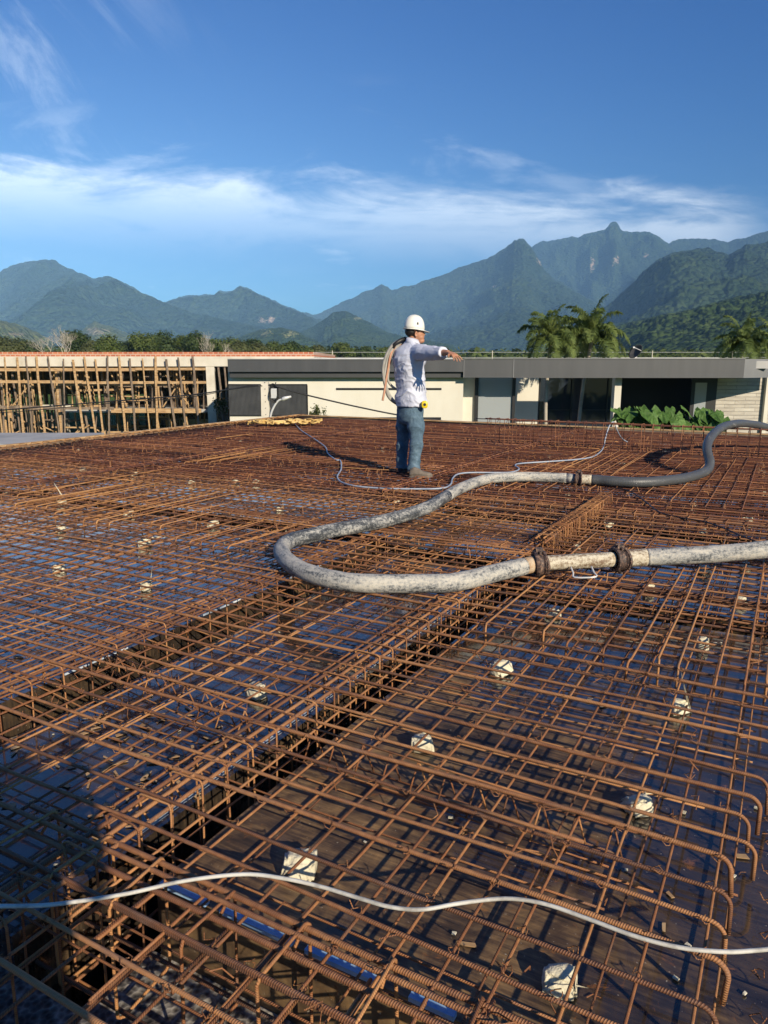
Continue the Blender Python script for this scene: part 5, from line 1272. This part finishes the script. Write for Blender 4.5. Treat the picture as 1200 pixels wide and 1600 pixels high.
def build_worker():
    o = Q(640, 742); root = empty('person', o, 0, 'man in a white hard hat, pale shirt and jeans pointing right, standing on the rebar', 'person')
    root.location = (0, 0, 0)
    FW = Vector((math.cos(R(38)), math.sin(R(38)), 0)); LT = Vector((FW.y, -FW.x, 0)); UP = Vector((0, 0, 1))
    def er(c, a, b, n=24, tilt=0.0, pw=2.3):
        out = []
        for t in np.linspace(0, 2 * math.pi, n + 1)[:-1]:
            cs, sn = math.cos(t), math.sin(t); x = abs(cs) ** (2 / pw) * (1 if cs > 0 else -1); y = abs(sn) ** (2 / pw) * (1 if sn > 0 else -1)
            out.append(c + LT * a * x + FW * b * y + UP * tilt * y)
        return out
    HF = Vector((math.cos(R(8)), math.sin(R(8)), 0)); HL = Vector((HF.y, -HF.x, 0))
    # ---- body: head, neck, torso, arms, hands, legs in one surface
    b = MB()
    hc = Q(648.5, 511)
    ell(b, hc, (.098, .076, .105), HF); ell(b, Q(653.5, 521), (.066, .062, .088), HF); ell(b, Q(657.5, 532.5), (.042, .044, .030), HF)
    ell(b, Q(656, 527), (.050, .055, .045), HF)
    b.tube([Q(641, 548), Q(644.5, 537), Q(647, 526)], [.068, .060, .058], 14)
    # nose, brow, lips
    b.loft([[Q(661.5, 516.5) + HL * s * .010 + HF * f for s, f in ((-1, -.02), (1, -.02), (0, .006))], [Q(664, 522.5) + HL * s * .016 + HF * f for s, f in ((-1, -.028), (1, -.028), (0, .012))], [Q(663.2, 524.6) + HL * s * .014 + HF * f for s, f in ((-1, -.028), (1, -.028), (0, .004))]])
    ell(b, Q(660.5, 516.2), (.014, .045, .010), HF); ell(b, Q(661.6, 528.6), (.010, .022, .006), HF); ell(b, Q(661.2, 530.6), (.010, .020, .006), HF)
    # torso
    b.loft([er(Q(642, 640), .15, .11), er(Q(641, 600), .15, .10), er(Q(640, 565), .17, .11), er(Q(640, 550), .17, .09), er(Q(643, 541), .10, .07)])
    # legs
    legR = [Q(646, 640, -.07), Q(650, 668, -.09), Q(652, 692, -.11), Q(649, 715, -.10), Q(647, 739, -.10)]
    legL = [Q(634, 640, .08), Q(630, 668, .11), Q(629.5, 692, .13), Q(628, 715, .14), Q(628, 735, .15)]
    for L in (legR, legL): b.tube(smooth_path(L, 4), [.085, .075, .055, .052, .036], 14)
    # right arm and hand
    sh, el, wr = Q(653, 548.5, -.17), Q(677, 551, -.42), Q(700.5, 551, -.66)
    b.tube([sh, el], [.055, .045], 12); b.tube([el, el.lerp(wr, .35), wr], [.044, .043, .027], 12)
    kn = Q(710.8, 555.2, -.72); hd = (kn - wr).normalized()
    hn = Vector((.25, -.35, .9)).normalized(); hs = hd.cross(hn).normalized(); hn = hs.cross(hd).normalized()   # hs: across the palm
    b.loft([[wr + hs * a * .026 + hn * c * .015 for a, c in ((-1, -1), (1, -1), (1, 1), (-1, 1))], [wr.lerp(kn, .45) + hs * a * .040 + hn * c * .016 for a, c in ((-1, -1), (1, -1), (1, 1), (-1, 1))], [kn + hs * a * .042 + hn * c * .012 for a, c in ((-1, -1), (1, -1), (1, 1), (-1, 1))]])
    for i, (a, L, sp) in enumerate(((-.033, .070, -.35), (-.011, .080, -.08), (.011, .075, .14), (.032, .060, .40))):
        p0 = kn + hs * a - hd * .012; d1 = (hd + hs * sp - hn * (.30 + .05 * i)).normalized(); p1 = p0 + d1 * (L * .5 + .012); d2 = (d1 - hn * .35).normalized(); p2 = p1 + d2 * L * .32; d3 = (d2 - hn * .35).normalized(); p3 = p2 + d3 * L * .25
        b.tube([p0, p1, p2, p3], [.0098, .0092, .0086, .0070], 8)
    t0 = wr.lerp(kn, .30) + hs * .024 if hs.z < 0 else wr.lerp(kn, .30) - hs * .024
    sg = 1 if hs.z < 0 else -1
    t1 = t0 + (hs * sg * .8 + hd * .55 - hn * .3).normalized() * .042; t2 = t1 + (hs * sg * .35 + hd * .85 - hn * .3).normalized() * .030
    b.tube([t0 - hs * sg * .01, t1, t2], [.014, .0105, .0085], 8)
    # left arm folded up to the shoulder holding the coil
    shl, ell_, wrl = Q(622, 549, .15), Q(617, 577, .20), Q(627, 548, .02)
    shl = Q(624, 549, .17); ell_ = Q(628, 582, .36); wrl = Q(630, 551, .33)
    b.tube([shl, ell_], [.052, .042], 12); b.tube([ell_, wrl], [.042, .027], 12)
    kl = wrl + Vector((-.02, -.02, .085)); b.tube([wrl, kl], [.03, .038], 10)
    for i in range(4):
        p0 = kl + Vector((-.03 + i * .02, 0, -.005)); b.tube([p0, p0 + Vector((-.005, -.03, .035)), p0 + Vector((-.012, -.06, .025)), p0 + Vector((-.012, -.065, .0))], [.0098, .009, .0085, .007], 7)
    b.tube([wrl + Vector((.02, 0, .03)), wrl + Vector((.045, -.03, .06)), wrl + Vector((.035, -.06, .07))], [.013, .0105, .0085], 7)
    body = remesh(b, 'body', SKIN, .0062, 3, None, root)
    # ear and eye
    e = MB(); ec = Q(648.5, 522.5) + HL * .066; rings = []
    for s_, off in ((.55, .000), (1.0, .006), (1.0, .013), (.72, .017), (.45, .010)):
        rings.append([ec + HL * off + HF * math.cos(t) * .017 * s_ + UP * (math.sin(t) * .030 * s_) for t in np.linspace(0, 2 * math.pi, 17)[:-1]])
    e.loft(rings); e.build('ear', SKIN, root, True)
    ey = MB(); ell(ey, Q(658.6, 519.4) + HL * .030 + HF * .008, (.012, .012, .0075), HF, n=8); ey.build('eye', HAIR, root, True)
    br = MB(); br.tube([Q(656, 516.8) + HL * .045, Q(659.5, 516.2) + HL * .034 + HF * .010, Q(661, 516.8) + HL * .018 + HF * .016], .004, 5); br.build('eyebrow', HAIR, root)
    mo = MB(); mo.tube([Q(658.5, 529.8) + HL * .024, Q(661.2, 529.5) + HL * .012 + HF * .008], .0022, 4); mo.build('mouth', DARK_BOOT, root)
    h = MB(); ell(h, Q(641.8, 517.5), (.062, .078, .060), HF); ell(h, Q(645, 513), (.085, .0795, .045), HF); h.tube([Q(650.2, 512) + HL * .072, Q(650.8, 520.5) + HL * .068], [.012, .006], 6)
    remesh(h, 'hair', HAIR, .006, 2, lambda co, no: no * (fbm(co[:, 0] * 60, co[:, 2] * 60, 3, 2)[:, None] * .006), root)
    # ---- shirt
    s = MB()
    s.loft([er(Q(643, 634.5), .185, .150), er(Q(642.5, 626), .190, .148), er(Q(641.5, 612), .183, .140), er(Q(640, 596), .182, .140), er(Q(639.5, 580), .190, .145), er(Q(639, 565), .205, .150), er(Q(639, 554), .215, .142), er(Q(640, 547), .195, .122), er(Q(642, 541.5), .135, .095), er(Q(643.5, 537.5), .082, .080), er(Q(645, 534.0), .070, .074)])
    s.tube([Q(651, 551, -.13), Q(659, 551, -.24), Q(668, 551.5, -.33), Q(678, 551.5, -.43), Q(686, 551, -.51), Q(693, 550.6, -.585)], [.085, .084, .078, .074, .066, .060], 16)
    s.tube([Q(624, 551, .14), Q(622, 562, .22), Q(627, 578, .33), Q(629, 584, .37)], [.078, .074, .065, .06], 14); s.tube([Q(629, 584, .37), Q(630, 565, .36)], [.062, .05], 12)
    remesh(s, 'shirt', SHIRT, .0085, 3, folds(.034, 5.0, 8.0, 3, 1.7), root, .5)
    cl = MB(); rings = []
    for z_, g_ in ((0, 1.0), (.030, .95), (.045, 1.02), (.018, 1.14), (-.002, 1.22)):
        rings.append([Q(645, 536.5) + HL * 0 + LT * .068 * g_ * math.cos(t) + FW * .070 * g_ * math.sin(t) + UP * (z_ - .018 * math.sin(t)) for t in np.linspace(0, 2 * math.pi, 25)[:-1]])
    cl.loft(rings, False); cl.build('collar', SHIRT, root, True)
    # ---- jeans
    j = MB()
    j.loft([er(Q(641, 627), .155, .120), er(Q(641, 640), .170, .134), er(Q(640.5, 650), .172, .134), er(Q(640, 657), .160, .125), er(Q(640, 662), .12, .09)])
    j.tube(smooth_path([Q(647, 648, -.07), Q(650, 665, -.09), Q(650, 680, -.10), Q(650.5, 692, -.11), Q(649, 706, -.105), Q(647.5, 720, -.10), Q(646.5, 735.5, -.10)], 3), [.106, .097, .086, .077, .070, .070, .076], 18)
    j.tube(smooth_path([Q(633, 648, .08), Q(630.5, 665, .11), Q(630, 680, .12), Q(629.5, 692, .13), Q(628.5, 706, .135), Q(628, 720, .14), Q(628, 731, .15)], 3), [.100, .091, .082, .075, .070, .069, .074], 18)
    remesh(j, 'jeans', DENIM, .009, 14, folds(.021, 7.0, 8.0, 9, 1.7), root, .5)
    bl = MB(); bl.loft([er(Q(641, 631), .163, .128), er(Q(641, 627), .163, .128)]); bl.build('belt', DARK_BOOT, root, True)
    # ---- shoes
    def shoe(name, heel, toe_dir, L, m, z0):
        mb = MB(); d = Vector(toe_dir).normalized(); sd_ = Vector((d.y, -d.x, 0)); rings = []
        for t, w, hh in ((0, .020, .05), (.04, .036, .085), (.22, .041, .105), (.40, .040, .09), (.58, .046, .062), (.78, .050, .050), (.93, .038, .040), (1, .012, .026)):
            c = heel + d * L * t; ring = []
            for a in np.linspace(0, 2 * math.pi, 17)[:-1]:
                zz = math.sin(a); ring.append(c + sd_ * w * math.cos(a) * (1.0 if zz < 0 else .86) + UP * (hh * .5 + zz * hh * .5))
            rings.append(ring)
        mb.loft(rings); ob = mb.build(name, m, root, True)
        so = MB(); rr = []
        for zz in (-.012, .016):
            rr.append([heel + d * L * (.5 + .52 * math.cos(a)) + sd_ * (.046 + .010 * math.cos(a)) * math.sin(a) + UP * zz for a in np.linspace(0, 2 * math.pi, 25)[:-1]])
        so.loft(rr); so.build('sole', m if m is DARK_BOOT else SHOE, ob); return ob
    hr = onz(639.5, 744, .02); shoe('shoe', hr, (1, -.05, 0), .255, SHOE, 0)
    hl = onz(624, 737.5, .02); shoe('shoe', hl, (.55, .8, 0), .26, DARK_BOOT, 0)
    # ---- hard hat (worn, its own movable thing)
    hc2 = Q(647.2, 513.8); hat = empty('hard_hat', hc2, 0, 'white hard hat on the head of the standing man', 'hard hat')
    Rm = Matrix.Rotation(R(-5), 3, HL)
    hm = MB(); rings = []
    for i in range(0, 12):
        a = i / 12 * math.pi / 2; r = math.cos(a); z = math.sin(a) ** .92 * .150
        if i == 0: rings.append([Rm @ (HF * .110 * math.cos(t) + HL * .098 * math.sin(t) - UP * .002) for t in np.linspace(0, 2 * math.pi, 33)[:-1]])
        rings.append([Rm @ (HF * (.114 * r ** .8 * math.cos(t) - .004 * math.sin(a)) + HL * .102 * r ** .8 * math.sin(t) + UP * (z + (.006 * max(0, math.cos(8 * t) * 0)))) for t in np.linspace(0, 2 * math.pi, 33)[:-1]])
    rings.append([Rm @ (HF * (.010 * math.cos(t) - .004) + HL * .010 * math.sin(t) + UP * .1515) for t in np.linspace(0, 2 * math.pi, 33)[:-1]])
    hm.loft(rings); hm.build('shell', HELMET, hat, True)
    bm_ = MB(); rings = []
    for k_, z in ((1.0, .006), (1.0, -.004), (1.10, -.012), (1.11, -.006)):
        rr = []
        for t in np.linspace(0, 2 * math.pi, 41)[:-1]:
            f = max(0, math.cos(t)) ** 1.3 * .050 if k_ > 1 else 0
            rr.append(Rm @ (HF * (.114 * (k_ - .02) * math.cos(t) + f) + HL * .102 * (k_ - .02) * math.sin(t) + UP * (z - f * .28)))
        rings.append(rr)
    bm_.loft(rings, False); bm_.build('brim', HELMET, hat, True)
    bd = MB(); c0 = Rm @ (HF * .015 + HL * .100 + UP * .055)
    bd.loft([[c0 + HF * x * .011 + UP * z * .013 + HL * off for x, z in ((-1, -1), (1, -1), (.8, 1), (-.8, 1))] for off in (-.004, .0035)]); bd.build('emblem', FASCIA, hat)
    # ---- tape measure clipped to the belt
    tc = Q(663.5, 632, -.20); tm = empty('tape_measure', tc, 0, 'yellow tape measure clipped to the belt of the man', 'tape measure')
    t_ = MB(); rings = []
    for yy in (-.020, -.017, .017, .020):
        k_ = .88 if abs(yy) > .018 else 1
        rings.append([Vector((math.copysign(abs(math.cos(a)) ** .6, math.cos(a)) * .034 * k_, yy, math.copysign(abs(math.sin(a)) ** .6, math.sin(a)) * .040 * k_)) for a in np.linspace(0, 2 * math.pi, 21)[:-1]])
    t_.loft(rings); t_.build('case', TAPE, tm, True)
    d_ = MB(); d_.tube([(0, -.0235, 0), (0, -.019, 0)], .016, 14); d_.build('hub', BLACK_RUB, tm)
    # ---- hose coil over the left shoulder
    G1 = vary('grey_hose', (.24, .23, .21), (.38, .37, .33), 6, .6); O1 = vary('orange_hose', (.42, .20, .12), (.55, .30, .19), 6, .5); W1 = vary('pale_hose', (.30, .30, .28), (.44, .43, .40), 6, .6)
    coil = empty('hose_coil', Q(612, 575, .05), 0, 'coil of grey and orange hoses hanging from the shoulder of the man', 'hose coil'); co = Vector(coil.location)
    def hp(pts, r, m, nm='hose_loop'):
        mb = MB(); mb.tube([p - co for p in smooth_path([Q(*q) for q in pts], 7)], r, 10); mb.build(nm, m, coil, True)
    hp([(643, 537, .20), (634, 531, .14), (622, 533, .06), (611, 542, .0), (602.5, 558, -.02), (598.5, 576, -.02), (600, 594, 0), (603, 606, .02), (606, 618, .06), (614, 627, .12), (626, 632, .22), (640, 625, .3)], .0165, G1)
    hp([(644, 539, .22), (634, 535, .14), (623, 537, .05), (613, 545, .02), (606, 560, .02), (602, 580, .02), (602.5, 600, .03), (608, 616, .07), (617, 628, .14), (630, 634, .26)], .0165, W1)
    hp([(645, 541, .22), (632, 539, .12), (621, 541, .05), (614, 552, .05), (609, 570, .06), (606, 592, .07), (612, 603, .10), (622, 609, .16), (632, 607, .28)], .014, G1)
    hp([(640, 538, .20), (627, 538, .08), (615, 545, .03), (609.5, 558, .0), (606.5, 576, .0), (603, 596, .0), (600.5, 612, .0), (597.8, 626, .0)], .0125, O1)
    hp([(646, 536, .2), (636, 530, .10), (628, 531, .02), (617, 538, .0), (612, 548, .06)], .022, BLACK_RUB)
build_worker()

def build_photographer():
    """second person standing at the near corner; casts the broad shadow at the lower left"""
    c = Vector((.125, -.38, -.02)); root = empty('person', c, 0, 'person standing beside the camera whose shadow falls across the lower left bars', 'person')
    b = MB()
    ell(b, Vector((0, 0, 1.50)), (.09, .075, .115), Vector((0, 1, 0))); b.tube([(0, 0, 1.28), (0, 0, 1.44)], [.065, .055], 12)
    b.loft([[Vector((a * math.cos(t), d * math.sin(t), z)) for t in np.linspace(0, 2 * math.pi, 21)[:-1]] for z, a, d in ((.80, .16, .12), (.95, .17, .12), (1.10, .17, .12), (1.25, .20, .12), (1.33, .18, .09), (1.37, .09, .07))])
    for s in (-1, 1):
        b.tube([(s * .09, 0, .88), (s * .11, 0, .48), (s * .12, 0, .06)], [.09, .065, .045], 12)
        b.tube([(s * .19, 0, 1.30), (s * .27, .03, 1.06), (s * .20, .22, 1.20)], [.055, .045, .032], 10)
        b.tube([(s * .20, .22, 1.20), (s * .19, .27, 1.23)], [.036, .036], 8)
        for i in range(4): b.tube([(s * (.17 + i * .018), .27, 1.25), (s * (.16 + i * .016), .30, 1.28), (s * (.14 + i * .014), .31, 1.30)], [.009, .009, .007], 6)
        b.tube([(s * .12, -.05, .035), (s * .12, .16, .03)], [.045, .04], 10)
    remesh(b, 'body', SKIN, .01, 3, None, root)
    s = MB(); s.loft([[Vector((a * math.cos(t), d * math.sin(t), z)) for t in np.linspace(0, 2 * math.pi, 21)[:-1]] for z, a, d in ((.78, .19, .15), (.95, .195, .15), (1.10, .195, .145), (1.25, .22, .14), (1.34, .19, .11), (1.40, .08, .08))])
    for q in (-1, 1): s.tube([(q * .19, 0, 1.30), (q * .255, .01, 1.12)], [.08, .07], 10)
    remesh(s, 'shirt', SHIRT, .012, 3, None, root)
    j = MB(); j.loft([[Vector((a * math.cos(t), d * math.sin(t), z)) for t in np.linspace(0, 2 * math.pi, 21)[:-1]] for z, a, d in ((.96, .17, .135), (.80, .185, .145), (.74, .17, .12))])
    for q in (-1, 1): j.tube([(q * .09, 0, .82), (q * .11, 0, .48), (q * .12, 0, .10)], [.10, .08, .07], 12)
    remesh(j, 'jeans', DENIM, .012, 3, None, root)
    h = MB(); ell(h, Vector((0, -.02, 1.53)), (.095, .082, .105), Vector((0, 1, 0))); h.build('hair', HAIR, root, True)
build_photographer()

# ------------------------------------------------------------------ haze
def haze():
    mb = MB(); mb.box((-9400, -9400, GZ - 1.0), (9400, 9400, 1750)); m = bpy.data.materials.new('haze'); m.use_nodes = True
    k = NT(m.node_tree); k.n.clear(); out = k.add('ShaderNodeOutputMaterial'); v = k.add('ShaderNodeVolumePrincipled', inp={'Density': HAZE_DENSITY, 'Anisotropy': -0.45})
    v.inputs['Color'].default_value = (0.29, 0.57, 1.0, 1); k.l.new(v.outputs[0], out.inputs['Volume'])
    ob = mb.build('haze', m); tag(ob, 'thin blue haze in the valley air', None, None, 'stuff')
haze()
